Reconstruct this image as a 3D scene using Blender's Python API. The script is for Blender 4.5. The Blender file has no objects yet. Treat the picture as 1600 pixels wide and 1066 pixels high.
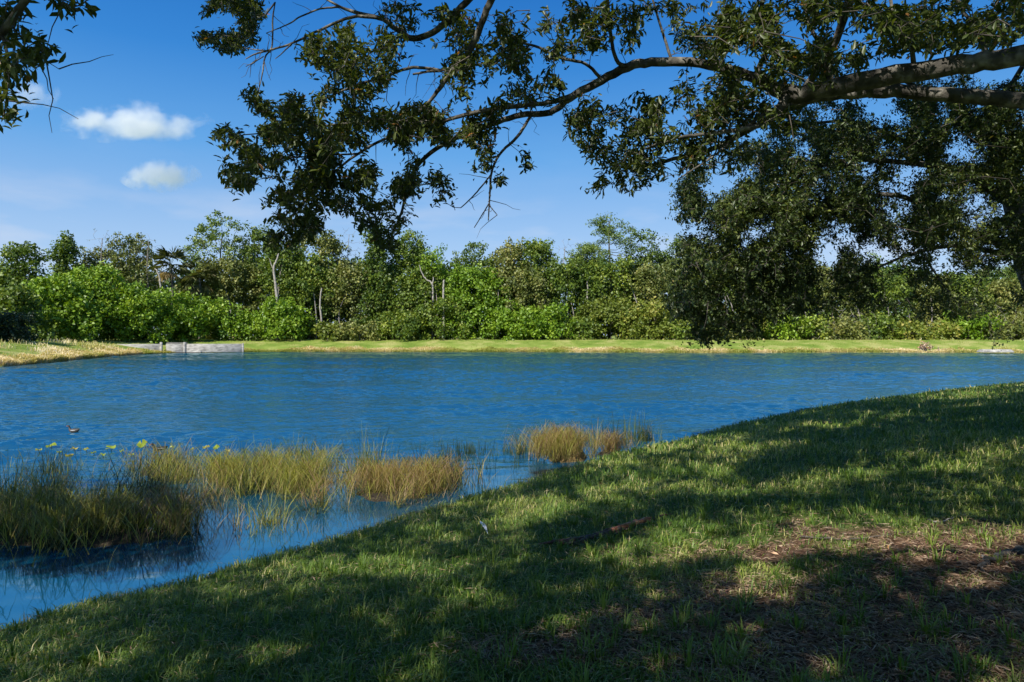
import bpy, math, random
import numpy as np
from mathutils import Vector, Matrix

sc = bpy.context.scene
rng = np.random.default_rng(7)
random.seed(7)

# ------------------------------------------------------------------ camera
F = 1600 * 24.0 / 36.0            # focal length in photo pixels
CAMZ = 2.7
PITCH = math.atan(9 / F)
cam_d = bpy.data.cameras.new("camera"); cam_d.lens = 24.0; cam_d.sensor_width = 36.0
cam_d.clip_start = 0.1; cam_d.clip_end = 9000
cam = bpy.data.objects.new("camera", cam_d); sc.collection.objects.link(cam)
cam.location = (0, 0, CAMZ); cam.rotation_euler = (math.pi / 2 - PITCH, 0, 0)
sc.camera = cam

# ------------------------------------------------------------------ sun and sky
SUN_EL, SUN_AZ = math.radians(43), math.radians(215)      # azimuth clockwise from +Y (behind, left)
S = np.array([math.sin(SUN_AZ) * math.cos(SUN_EL), math.cos(SUN_AZ) * math.cos(SUN_EL), math.sin(SUN_EL)])
sun_d = bpy.data.lights.new("sun", 'SUN'); sun_d.energy = 5.0; sun_d.angle = math.radians(0.5)
sun_d.color = (1.0, 0.95, 0.86)
sun = bpy.data.objects.new("sun", sun_d); sc.collection.objects.link(sun)
sun.rotation_euler = Vector(tuple(-S)).to_track_quat('-Z', 'Y').to_euler()
w = bpy.data.worlds.new("World"); sc.world = w; w.use_nodes = True
nt = w.node_tree; bg = nt.nodes["Background"]
sky = nt.nodes.new("ShaderNodeTexSky"); sky.sky_type = 'NISHITA'; sky.sun_disc = False
sky.sun_elevation = SUN_EL; sky.sun_rotation = SUN_AZ
sky.air_density = 1.0; sky.dust_density = 0.5; sky.ozone_density = 2.0
# clear polarised Florida sky: physical sky blended with the measured vertical gradient of the day
tcw = nt.nodes.new("ShaderNodeTexCoord"); sx = nt.nodes.new("ShaderNodeSeparateXYZ"); nt.links.new(tcw.outputs['Generated'], sx.inputs[0])
rp = nt.nodes.new("ShaderNodeValToRGB"); e = rp.color_ramp.elements
SKYSTOPS = [(0.0, (.50, .66, .90)), (.10, (.40, .60, .90)), (.17, (.27, .50, .86)), (.25, (.115, .385, .82)), (.36, (.022, .235, .69)), (.46, (.0, .155, .57)), (.62, (.02, .16, .50)), (1.0, (.12, .24, .42))]
while len(e) < len(SKYSTOPS): e.new(.5)
for i_, (p_, c_) in enumerate(SKYSTOPS): e[i_].position = p_; e[i_].color = (*[c / 1.0 for c in c_], 1)
nt.links.new(sx.outputs[2], rp.inputs[0])
# faint far wisps of cloud low in the sky
mpw = nt.nodes.new("ShaderNodeMapping"); mpw.inputs['Scale'].default_value = (7, 7, 26); nt.links.new(tcw.outputs['Generated'], mpw.inputs[0])
nw = nt.nodes.new("ShaderNodeTexNoise"); nw.inputs['Scale'].default_value = 1.0; nw.inputs['Detail'].default_value = 7; nt.links.new(mpw.outputs[0], nw.inputs['Vector'])
cw = nt.nodes.new("ShaderNodeValToRGB"); cw.color_ramp.elements[0].position = .50; cw.color_ramp.elements[1].position = .74
cw.color_ramp.elements[0].color = (0, 0, 0, 1); cw.color_ramp.elements[1].color = (.45, .45, .45, 1); nt.links.new(nw.outputs[0], cw.inputs[0])
hb = nt.nodes.new("ShaderNodeValToRGB"); he = hb.color_ramp.elements; he.new(.5); he.new(.5)
for i_, (p_, v_) in enumerate([(0, 1), (.14, 1), (.21, .12), (.3, 0)]): he[i_].position = p_; he[i_].color = (v_, v_, v_, 1)
nt.links.new(sx.outputs[2], hb.inputs[0])
mm = nt.nodes.new("ShaderNodeMixRGB"); mm.blend_type = 'MULTIPLY'; mm.inputs[0].default_value = 1; nt.links.new(cw.outputs[0], mm.inputs[1]); nt.links.new(hb.outputs[0], mm.inputs[2])
mc = nt.nodes.new("ShaderNodeMixRGB"); nt.links.new(mm.outputs[0], mc.inputs[0]); nt.links.new(rp.outputs[0], mc.inputs[1]); mc.inputs[2].default_value = (.72, .76, .88, 1)
vm = nt.nodes.new("ShaderNodeVectorMath"); vm.operation = 'SCALE'; vm.inputs['Scale'].default_value = .735 / .11; nt.links.new(mc.outputs[0], vm.inputs[0])
ms = nt.nodes.new("ShaderNodeMixRGB"); ms.inputs[0].default_value = .88; nt.links.new(sky.outputs[0], ms.inputs[1]); nt.links.new(vm.outputs[0], ms.inputs[2])
nt.links.new(ms.outputs[0], bg.inputs[0]); bg.inputs[1].default_value = 0.11
vs = sc.view_settings; vs.view_transform = 'Standard'; vs.look = 'None'; vs.exposure = 0.45; vs.gamma = 1.0
sc.cycles.use_denoising = True
sc.cycles.max_bounces = 8; sc.cycles.diffuse_bounces = 3; sc.cycles.transmission_bounces = 4
sc.cycles.volume_bounces = 7
sc.cycles.caustics_reflective = False; sc.cycles.caustics_refractive = False

# ------------------------------------------------------------------ projection helpers (used to lay the place out)
ca, sa = math.cos(PITCH), math.sin(PITCH)
def at(px, py, d):
    """point at forward distance d seen at photo pixel (px, py)"""
    u, v = (np.asarray(px, float) - 800) / F, (533 - np.asarray(py, float)) / F
    d = np.asarray(d, float)
    return np.stack([u * d, d * (ca + v * sa), CAMZ + d * (v * ca - sa)], -1)
def onz(px, py, z=0.0):
    u, v = (px - 800) / F, (533 - py) / F
    d = (z - CAMZ) / (v * ca - sa)
    return np.array([u * d, d * (ca + v * sa), z])
def proj(P):
    x, y, z = P[..., 0], P[..., 1], P[..., 2] - CAMZ
    f = y * ca - z * sa; u = y * sa + z * ca
    f = np.where(f < 0.05, 0.05, f)
    return 800 + F * x / f, 533 - F * u / f
def hashn(i, j, seed):
    n = (i.astype(np.int64) * 374761393 + j.astype(np.int64) * 668265263 + seed * 1442695041) & 0x7fffffff
    n = ((n ^ (n >> 13)) * 1274126177) & 0x7fffffff
    return ((n ^ (n >> 16)) & 0xffff) / 65535.0
def vnoise(x, y, sc_=1.0, seed=0, octv=3):
    x = np.asarray(x, float) / sc_; y = np.asarray(y, float) / sc_
    t = 0; a = 1; s = 0
    for o in range(octv):
        i, j = np.floor(x), np.floor(y); fx, fy = x - i, y - j
        fx = fx * fx * (3 - 2 * fx); fy = fy * fy * (3 - 2 * fy)
        v = (hashn(i, j, seed + o) * (1 - fx) * (1 - fy) + hashn(i + 1, j, seed + o) * fx * (1 - fy)
             + hashn(i, j + 1, seed + o) * (1 - fx) * fy + hashn(i + 1, j + 1, seed + o) * fx * fy)
        t = t + a * v; s += a; a *= 0.5; x = x * 2.03; y = y * 2.03
    return t / s
def sstep(a, b, x):
    t = np.clip((x - a) / (b - a), 0, 1); return t * t * (3 - 2 * t)
def nrm(v):
    return v / np.maximum(np.linalg.norm(v, axis=-1, keepdims=True), 1e-9)

# ------------------------------------------------------------------ object helpers
def link(o, parent=None):
    sc.collection.objects.link(o)
    if parent is not None: o.parent = parent
    return o
def tag(o, label=None, cat=None, group=None, kind=None):
    if label: o["label"] = label
    if cat: o["category"] = cat
    if group: o["group"] = group
    if kind: o["kind"] = kind
    return o
def empty(name, loc, label, cat, group=None):
    o = bpy.data.objects.new(name, None); o.location = tuple(float(c) for c in loc)
    o.empty_display_size = 0.3; link(o); tag(o, label, cat, group); return o
def mk(name, parts, mat, parent=None, smooth=False):
    """parts: list of (V, F, attr) ; F all of one size k ; world coordinates; linked as one mesh object"""
    V = []; A = []; groups = {}; off = 0
    for V_, F_, a_ in parts:
        if len(V_) == 0: continue
        V.append(V_); A.append(np.broadcast_to(np.asarray(a_, float), (len(V_),)))
        groups.setdefault(F_.shape[1], []).append(F_ + off); off += len(V_)
    V = np.concatenate(V).astype(np.float32); A = np.concatenate(A).astype(np.float32)
    lv = []; ls = []; o_ = 0
    for k, fs in groups.items():
        f = np.concatenate(fs); lv.append(f.ravel()); ls.append(o_ + np.arange(len(f)) * k); o_ += f.size
    lv = np.concatenate(lv).astype(np.int32); ls = np.concatenate(ls).astype(np.int32)
    if parent is not None:
        V = V - np.array(parent.matrix_basis.translation, dtype=np.float32) * 1.0 if parent.parent is None else V - WLOC[parent.name]
    me = bpy.data.meshes.new(name)
    me.vertices.add(len(V)); me.vertices.foreach_set("co", V.ravel())
    me.loops.add(len(lv)); me.loops.foreach_set("vertex_index", lv)
    me.polygons.add(len(ls)); me.polygons.foreach_set("loop_start", ls)
    if smooth: me.polygons.foreach_set("use_smooth", np.ones(len(ls), bool))
    at_ = me.attributes.new("v", 'FLOAT', 'POINT'); at_.data.foreach_set("value", A)
    me.update(calc_edges=True)
    me.materials.append(mat)
    o = bpy.data.objects.new(name, me); link(o, parent)
    if parent is not None: WLOC[o.name] = np.array(parent.matrix_basis.translation, dtype=np.float32)
    return o
WLOC = {}
def origin(o):
    """put the origin of a lone mesh at the base of its geometry"""
    me = o.data; n = len(me.vertices); co = np.empty(n * 3, np.float32); me.vertices.foreach_get("co", co)
    co = co.reshape(-1, 3); c = np.array([co[:, 0].mean(), co[:, 1].mean(), co[:, 2].min()], np.float32)
    me.vertices.foreach_set("co", (co - c).ravel()); me.update(); o.location = tuple(float(a) for a in c); return o

# ------------------------------------------------------------------ materials
def N(nt, t, **kw):
    n = nt.nodes.new(t)
    for k, v in kw.items(): setattr(n, k, v)
    return n
def ramp(nt, stops, fac):
    r = N(nt, "ShaderNodeValToRGB"); e = r.color_ramp.elements
    while len(e) < len(stops): e.new(0.5)
    for i, (p, c) in enumerate(stops): e[i].position = p; e[i].color = (*c, 1)
    nt.links.new(fac, r.inputs[0]); return r.outputs[0]
def mat_leaf(name, stops, rough=0.45, trans=0.3, spec=0.5):
    m = bpy.data.materials.new(name); m.use_nodes = True; nt = m.node_tree
    p = nt.nodes["Principled BSDF"]; out = nt.nodes["Material Output"]
    a = N(nt, "ShaderNodeAttribute", attribute_name="v")
    c = ramp(nt, stops, a.outputs['Fac'])
    nt.links.new(c, p.inputs['Base Color']); p.inputs['Roughness'].default_value = rough
    p.inputs['Specular IOR Level'].default_value = spec
    t = N(nt, "ShaderNodeBsdfTranslucent"); mul = N(nt, "ShaderNodeMixRGB", blend_type='MULTIPLY')
    mul.inputs[0].default_value = 1; mul.inputs[2].default_value = (1.5, 1.4, 0.5, 1)
    nt.links.new(c, mul.inputs[1]); nt.links.new(mul.outputs[0], t.inputs[0])
    mx = N(nt, "ShaderNodeMixShader"); mx.inputs[0].default_value = trans
    nt.links.new(p.outputs[0], mx.inputs[1]); nt.links.new(t.outputs[0], mx.inputs[2])
    nt.links.new(mx.outputs[0], out.inputs[0]); return m
def mat_noise(name, stops, scale, rough=0.85, bump=0.3, detail=6, stretch=(1, 1, 1), bdist=0.02):
    m = bpy.data.materials.new(name); m.use_nodes = True; nt = m.node_tree
    p = nt.nodes["Principled BSDF"]; p.inputs['Roughness'].default_value = rough
    tc = N(nt, "ShaderNodeTexCoord"); mp = N(nt, "ShaderNodeMapping"); mp.inputs['Scale'].default_value = stretch
    nt.links.new(tc.outputs['Object'], mp.inputs[0])
    n = N(nt, "ShaderNodeTexNoise"); n.inputs['Scale'].default_value = scale; n.inputs['Detail'].default_value = detail
    nt.links.new(mp.outputs[0], n.inputs['Vector'])
    nt.links.new(ramp(nt, stops, n.outputs[0]), p.inputs['Base Color'])
    b = N(nt, "ShaderNodeBump"); b.inputs['Strength'].default_value = bump; b.inputs['Distance'].default_value = bdist
    nt.links.new(n.outputs[0], b.inputs['Height']); nt.links.new(b.outputs[0], p.inputs['Normal'])
    return m
M = {}
M['oak'] = mat_leaf("oak_leaf", [(0, (.030, .052, .012)), (.55, (.095, .125, .026)), (.9, (.21, .24, .05)), (1, (.38, .18, .05))], .42, .36)
M['oakfar'] = mat_leaf("oak_leaf_grey_green", [(0, (.026, .048, .016)), (.5, (.070, .105, .028)), (.85, (.22, .26, .05)), (1, (.26, .22, .08))], .42, .25)
M['bright'] = mat_leaf("bush_leaf", [(0, (.07, .15, .008)), (.6, (.18, .30, .016)), (1, (.33, .44, .04))], .5, .25)
M['mid'] = mat_leaf("tree_leaf", [(0, (.045, .090, .014)), (.6, (.145, .215, .022)), (1, (.31, .35, .05))], .5, .25)
M['olive'] = mat_leaf("olive_leaf", [(0, (.06, .085, .02)), (.6, (.165, .195, .038)), (1, (.34, .32, .09))], .55, .2)
M['yellow'] = mat_leaf("yellow_leaf", [(0, (.09, .13, .015)), (.6, (.20, .25, .03)), (1, (.42, .36, .08))], .55, .25)
M['pine'] = mat_leaf("pine_needles", [(0, (.05, .10, .015)), (.6, (.13, .20, .03)), (1, (.24, .30, .06))], .5, .2)
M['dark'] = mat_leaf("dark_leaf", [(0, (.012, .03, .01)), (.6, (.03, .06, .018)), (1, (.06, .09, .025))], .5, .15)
M['palm'] = mat_leaf("palm_frond", [(0, (.06, .08, .02)), (.6, (.13, .15, .045)), (1, (.36, .27, .12))], .5, .2)
M['grass'] = mat_leaf("grass_blade", [(0, (.055, .12, .014)), (.4, (.125, .215, .024)), (.72, (.27, .33, .06)), (.86, (.48, .43, .17)), (1, (.62, .52, .30))], .5, .3)
M['hay'] = mat_leaf("dry_grass", [(0, (.20, .28, .035)), (.4, (.36, .38, .07)), (.7, (.58, .49, .20)), (1, (.80, .68, .46))], .6, .25)
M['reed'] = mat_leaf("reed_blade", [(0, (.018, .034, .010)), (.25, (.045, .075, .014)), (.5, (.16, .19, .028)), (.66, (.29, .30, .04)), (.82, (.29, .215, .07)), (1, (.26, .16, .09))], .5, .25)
M['litter'] = mat_leaf("dead_leaf", [(0, (.10, .045, .028)), (.4, (.23, .135, .085)), (.75, (.40, .27, .17)), (.93, (.55, .44, .32)), (1, (.66, .26, .06))], .6, .05)
M['lily'] = mat_leaf("lily_leaf", [(0, (.20, .28, .02)), (.5, (.32, .38, .03)), (1, (.48, .36, .06))], .4, .3)
M['bark'] = mat_noise("bark", [(.3, (.028, .025, .021)), (.5, (.095, .086, .070)), (.7, (.30, .28, .24))], 13, .9, .9, 8, (1, 1, 1), .03)
M['twig'] = mat_noise("twig_bark", [(.3, (.045, .038, .032)), (.7, (.13, .11, .09))], 6)
M['snag'] = mat_noise("bare_wood", [(.3, (.20, .18, .155)), (.7, (.44, .41, .36))], 3)
M['greytwig'] = mat_noise("grey_twigs", [(.3, (.16, .14, .12)), (.7, (.34, .31, .28))], 3)
M['fartrunk'] = mat_noise("far_trunk", [(.3, (.07, .06, .045)), (.7, (.17, .15, .12))], 3)
M['concrete'] = mat_noise("weathered_concrete", [(.3, (.16, .155, .14)), (.48, (.33, .32, .29)), (.7, (.50, .48, .44))], 1.6, .9, .3, 8, (1, 1, 3))
M['concdark'] = mat_noise("stained_concrete", [(.3, (.14, .13, .12)), (.7, (.30, .28, .26))], 2)

# water ------------------------------------------------------------
def mat_water():
    m = bpy.data.materials.new("pond_water"); m.use_nodes = True; nt = m.node_tree; L = nt.links.new
    nt.nodes.remove(nt.nodes["Principled BSDF"]); out = nt.nodes["Material Output"]
    tc = N(nt, "ShaderNodeTexCoord"); sep = N(nt, "ShaderNodeSeparateXYZ"); L(tc.outputs['Object'], sep.inputs[0])
    def mth(op, a, b=None, c=None):
        n = N(nt, "ShaderNodeMath", operation=op)
        for i, q in enumerate((a, b, c)):
            if q is None: continue
            if isinstance(q, (int, float)): n.inputs[i].default_value = q
            else: L(q, n.inputs[i])
        return n.outputs[0]
    X, Y = sep.outputs[0], sep.outputs[1]
    f = mth('ADD', mth('MULTIPLY', X, 0.698), mth('MULTIPLY', Y, -0.717))      # across the near shore
    mr = N(nt, "ShaderNodeMapRange"); mr.interpolation_type = 'SMOOTHSTEP'
    L(f, mr.inputs[0]); mr.inputs[1].default_value = -11.5; mr.inputs[2].default_value = -15.5
    mr.inputs[3].default_value = 0.025; mr.inputs[4].default_value = 1.0
    def noise(scale, sx, sy, det=2.0, rot=0.35):
        mp = N(nt, "ShaderNodeMapping"); mp.inputs['Scale'].default_value = (sx, sy, 1); mp.inputs['Rotation'].default_value = (0, 0, rot)
        L(tc.outputs['Object'], mp.inputs[0])
        n = N(nt, "ShaderNodeTexNoise"); n.inputs['Scale'].default_value = scale; n.inputs['Detail'].default_value = det
        n.inputs['Roughness'].default_value = .5
        L(mp.outputs[0], n.inputs['Vector']); return n.outputs[0]
    my = N(nt, "ShaderNodeMapRange"); my.interpolation_type = 'SMOOTHSTEP'
    L(Y, my.inputs[0]); my.inputs[1].default_value = 12.5; my.inputs[2].default_value = 17.0; my.inputs[3].default_value = 0.0; my.inputs[4].default_value = 1.0
    h = mth('ADD', mth('MULTIPLY', noise(1.0, 4.0, 7.0, 3, .25), 0.035), mth('MULTIPLY', noise(1.0, 1.2, 2.0, 2, -.1), 0.02))
    h = mth('MULTIPLY', h, mth('MAXIMUM', mr.outputs[0], my.outputs[0]))
    b = N(nt, "ShaderNodeBump"); b.inputs['Strength'].default_value = 1.0; b.inputs['Distance'].default_value = 1.0
    L(h, b.inputs['Height'])
    fr = N(nt, "ShaderNodeFresnel"); fr.inputs['IOR'].default_value = 4.2; L(b.outputs[0], fr.inputs['Normal'])
    g = N(nt, "ShaderNodeBsdfGlossy"); g.inputs['Roughness'].default_value = 0.05; g.inputs['Color'].default_value = (.78, 1.0, 1.0, 1)
    L(b.outputs[0], g.inputs['Normal'])
    d = N(nt, "ShaderNodeBsdfDiffuse"); d.inputs['Color'].default_value = (.002, .055, .115, 1)  # diffuse blue standing in for part of the reflected sky
    mx = N(nt, "ShaderNodeMixShader"); L(fr.outputs[0], mx.inputs[0]); L(d.outputs[0], mx.inputs[1]); L(g.outputs[0], mx.inputs[2])
    L(mx.outputs[0], out.inputs[0]); return m
M['water'] = mat_water()

# ground -----------------------------------------------------------
def mat_ground():
    m = bpy.data.materials.new("turf_and_soil"); m.use_nodes = True; nt = m.node_tree; L = nt.links.new
    p = nt.nodes["Principled BSDF"]; p.inputs['Roughness'].default_value = .95; p.inputs['Specular IOR Level'].default_value = .1
    a = N(nt, "ShaderNodeAttribute", attribute_name="v"); tc = N(nt, "ShaderNodeTexCoord")
    def noise(s, det=6):
        n = N(nt, "ShaderNodeTexNoise"); n.inputs['Scale'].default_value = s; n.inputs['Detail'].default_value = det
        L(tc.outputs['Object'], n.inputs['Vector']); return n.outputs[0]
    green = ramp(nt, [(.3, (.035, .065, .014)), (.5, (.075, .11, .025)), (.7, (.13, .14, .045))], noise(1.3, 10))
    soil = ramp(nt, [(.3, (.040, .022, .014)), (.5, (.11, .062, .040)), (.7, (.21, .125, .085))], noise(14, 10))
    fargreen = ramp(nt, [(.35, (.13, .20, .03)), (.5, (.20, .26, .05)), (.65, (.33, .33, .11))], noise(.35, 10))
    def mix(f, c1, c2):
        n = N(nt, "ShaderNodeMixRGB"); L(f, n.inputs[0]); L(c1, n.inputs[1]); L(c2, n.inputs[2]); return n.outputs[0]
    # v in 0..1: turf -> soil ; v = 2: far bank turf
    c = N(nt, "ShaderNodeClamp"); L(a.outputs['Fac'], c.inputs[0])
    s1 = N(nt, "ShaderNodeMath", operation='SUBTRACT'); L(a.outputs['Fac'], s1.inputs[0]); s1.inputs[1].default_value = 1.0
    c2 = N(nt, "ShaderNodeClamp"); L(s1.outputs[0], c2.inputs[0])
    col = mix(c2.outputs[0], mix(c.outputs[0], green, soil), fargreen)
    L(col, p.inputs['Base Color'])
    b = N(nt, "ShaderNodeBump"); b.inputs['Strength'].default_value = .5; b.inputs['Distance'].default_value = .03
    L(noise(18, 8), b.inputs['Height']); L(b.outputs[0], p.inputs['Normal'])
    return m
M['ground'] = mat_ground()

# ------------------------------------------------------------------ pond outline and terrain
near_px = [(0, 993), (150, 943), (300, 913), (400, 880), (500, 856), (600, 819), (700, 793), (770, 772), (850, 747),
           (950, 716), (1050, 694), (1150, 666), (1250, 644), (1350, 629), (1450, 616), (1600, 601)]
near = [onz(a, b)[:2] for a, b in near_px]
pond = [(-60, 8), (-26, -3), (-14, 0.6), (-8.5, 3.6)] + [tuple(p) for p in near] + [(42, 48), (62, 58), (95, 75), (102, 92)]
far_px = [(1600, 552.2), (1500, 551.3), (1300, 551), (1150, 551.6), (1030, 551.6), (850, 550.6), (700, 550.2), (560, 550.2), (400, 550.2),
          (300, 551.2), (245, 552.5), (185, 556), (120, 562), (60, 568), (0, 573)]
pond += [tuple(onz(a, b)[:2]) for a, b in far_px] + [(-50, 48), (-58, 30)]
pond = np.array(pond)
def sdist(x, y):
    x = np.asarray(x, float); y = np.asarray(y, float); sh = x.shape; x = x.ravel(); y = y.ravel()
    d = np.full(x.shape, 1e18); ins = np.zeros(x.shape, bool)
    A, B = pond, np.roll(pond, -1, 0)
    for (ax, ay), (bx, by) in zip(A, B):
        ex, ey = bx - ax, by - ay; t = np.clip(((x - ax) * ex + (y - ay) * ey) / (ex * ex + ey * ey), 0, 1)
        d = np.minimum(d, (x - ax - t * ex) ** 2 + (y - ay - t * ey) ** 2)
        c = ((ay > y) != (by > y)) & (x < ex * (y - ay) / (ey if abs(ey) > 1e-9 else 1e-9) + ax); ins ^= c
    return (np.sqrt(d) * np.where(ins, -1, 1)).reshape(sh)
def isnear(x, y): return (y < 48 + 0.25 * np.abs(x)) & (x > -24)
def hgt(x, y, s=None):
    if s is None: s = sdist(x, y)
    s = s + (vnoise(x, y, 1.7, 5) - .5) * np.where(isnear(x, y), .45, 1.6) * sstep(0.0, 2, np.abs(s) + .6)
    s = s + (vnoise(x, y, .30, 6, 2) - .5) * .22 * isnear(x, y)
    land_n = 0.03 + 1.9 * (1 - np.exp(-np.maximum(s, 0) / 11.0)) + sstep(0, .5, s) * .05
    land_n = land_n + (vnoise(x, y, 2.3, 11) - .5) * .16 * sstep(.3, 3, s) + (vnoise(x, y, .5, 12) - .5) * .04 * sstep(.2, 1, s)
    land_f = 0.05 + 1.85 * sstep(-4.5, 11.5, s) / 1.0 - .35 * (1 - sstep(0, 3, s))
    land_f = land_f + (vnoise(x, y, 6, 3) - .5) * .18 * sstep(1, 6, s)
    wn = sstep(.0, 1.0, np.where(isnear(x, y), 1.0, 0.0))
    z = np.where(wn > .5, land_n, np.maximum(land_f, .04))
    return np.where(s > 0, z, np.maximum(-1.6, .03 + s * .35))

LIT = [(1400, 1010, 420, 95), (1450, 990, 330, 105), (1500, 865, 230, 45), (1180, 965, 240, 60), (900, 1010, 150, 40), (1170, 862, 130, 14), (1330, 835, 120, 12), (1000, 880, 60, 10)]
def litter(P):
    px, py = proj(P); px = px + (vnoise(P[..., 0], P[..., 1], .35, 21) - .5) * 130; py = py + (vnoise(P[..., 0], P[..., 1], .3, 22) - .5) * 70
    m = np.zeros(px.shape)
    for cx, cy, rx, ry in LIT:
        m = np.maximum(m, 1 - sstep(.55, 1.25, np.hypot((px - cx) / rx, (py - cy) / ry)))
    return m * (P[..., 1] > .5)

gx = np.unique(np.concatenate([np.linspace(-1800, -130, 14), np.arange(-130, -14, 1.6), np.arange(-14, 34, .22), np.arange(34, 130, 1.6), np.linspace(132, 1800, 14)]))
gy = np.unique(np.concatenate([np.linspace(-400, -20, 8), np.arange(-20, 0, 1.0), np.arange(0, 26, .2), np.arange(26, 50, .6), np.arange(50, 136, .8), np.arange(136, 200, 4), np.linspace(210, 2500, 12)]))
X, Y = np.meshgrid(gx, gy); Sd = sdist(X, Y); Z = hgt(X, Y, Sd)
P = np.stack([X, Y, Z], -1)
va = np.where(isnear(X, Y), np.maximum(litter(P), (1 - sstep(.02, .22, Sd + .35 * (vnoise(X, Y, .4, 33, 2) - .5)))), 2.0)
nx, ny = len(gx), len(gy); idx = np.arange(nx * ny).reshape(ny, nx)
Q = np.stack([idx[:-1, :-1], idx[:-1, 1:], idx[1:, 1:], idx[1:, :-1]], -1).reshape(-1, 4)
g = mk("ground", [(P.reshape(-1, 3), Q, va.ravel())], M['ground'], smooth=True); tag(g, kind="structure", label="grassy pond banks and open ground around the water")

# real wind ripples: a fan-shaped grid, finer near the bank, displaced by many short crossing waves
rr_ = [4.5]
while rr_[-1] < 150: rr_.append(rr_[-1] + min(max(.05, .0024 * rr_[-1]), .24))
rr_ = np.array(rr_); aa_ = np.radians(np.linspace(-80, 60, 1350)); RR, AA = np.meshgrid(rr_, aa_, indexing='ij')
WX, WY = RR * np.sin(AA), RR * np.cos(AA); stp = np.maximum(np.clip(.0024 * RR, .05, .24), RR * (aa_[1] - aa_[0]))
fsh = WX * .698 - WY * .717
act = np.maximum(1 - sstep(-15.5, -11.0, fsh), sstep(12.0, 18.0, WY)); act = .03 + .97 * act
gst = .55 + 1.0 * sstep(.3, .7, vnoise(WX, WY * 2.2, 9.0, 81, 3))
WZ = np.zeros_like(WX); wr = np.random.default_rng(5); NW = 54
for q in range(NW):
    lam = .27 * (2.8 / .27) ** (q / (NW - 1)); kk_ = 2 * math.pi / lam; dr = .35 + wr.normal() * .65 + (math.pi / 2); ph = wr.uniform(0, 6.28)
    sl = .19 * math.sqrt(2 / NW) * (1.0 if lam < 1.3 else .45)
    wgt = sstep(2.2, 5.0, lam / stp)
    ww = vnoise(WX + q * 7.3, WY, lam * 5, 90 + q, 1) * 1.6
    WZ += wgt * ww * sl / kk_ * np.sin(kk_ * (WX * math.cos(dr) + WY * math.sin(dr)) + ph)
WZ *= act * gst
wv = np.stack([WX, WY, WZ], -1).reshape(-1, 3); wi = np.arange(WX.size).reshape(WX.shape); wq = np.stack([wi[:-1, :-1], wi[:-1, 1:], wi[1:, 1:], wi[1:, :-1]], -1).reshape(-1, 4)
cx_ = wv[wq[:, 0]]; okq = (cx_[:, 0] > -72) & (cx_[:, 0] < 112) & (cx_[:, 1] < 120) & (cx_[:, 1] > -12); sdq = sdist(cx_[okq][:, 0], cx_[okq][:, 1]); wq = wq[okq][sdq < 1.2]
use = np.unique(wq); rm = np.full(len(wv), -1); rm[use] = np.arange(len(use)); wv = wv[use]; wq = rm[wq]
wo = mk("water", [(wv, wq, 0)], M['water'], smooth=True); tag(wo, kind="structure", label="wind-rippled blue pond water")

def gz(x, y): return float(hgt(np.array([x]), np.array([y]))[0])

# ------------------------------------------------------------------ geometry generators
def tube(pts, rad, sides=6, v=0.5):
    pts = np.asarray(pts, float); n = len(pts); rad = np.broadcast_to(np.asarray(rad, float), (n,))
    t = np.empty_like(pts); t[1:-1] = pts[2:] - pts[:-2]; t[0] = pts[1] - pts[0]; t[-1] = pts[-1] - pts[-2]; t = nrm(t)
    ref = np.array([0.13, 0.21, 1.0]) if abs(t[:, 2]).mean() < .8 else np.array([1.0, 0.2, 0.1])
    u = nrm(np.cross(t, ref)); w_ = np.cross(t, u)
    a = np.arange(sides) * 2 * math.pi / sides
    V = pts[:, None] + rad[:, None, None] * (np.cos(a)[None, :, None] * u[:, None] + np.sin(a)[None, :, None] * w_[:, None])
    i = np.arange(n - 1)[:, None] * sides; j = np.arange(sides)[None]; k = (j + 1) % sides
    Q = np.stack([i + j, i + k, i + sides + k, i + sides + j], -1).reshape(-1, 4)
    return V.reshape(-1, 3), Q, v
def curve(pts, n=None, wig=0.0, seed=0):
    """Catmull-Rom through points (k x m), resampled, with wiggle on xyz"""
    p = np.asarray(pts, float); p = np.vstack([2 * p[0] - p[1], p, 2 * p[-1] - p[-2]])
    out = []; per = n or 5
    for i in range(1, len(p) - 2):
        for t in np.linspace(0, 1, per, endpoint=False):
            a, b, c, d = p[i - 1], p[i], p[i + 1], p[i + 2]
            out.append(.5 * (2 * b + (c - a) * t + (2 * a - 5 * b + 4 * c - d) * t * t + (3 * b - a - 3 * c + d) * t ** 3))
    out.append(p[-2]); out = np.array(out)
    if wig:
        r = np.random.default_rng(seed); q = r.normal(size=(len(out), 3)) * wig; q[0] = 0; out[:, :3] += q
    return out
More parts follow.
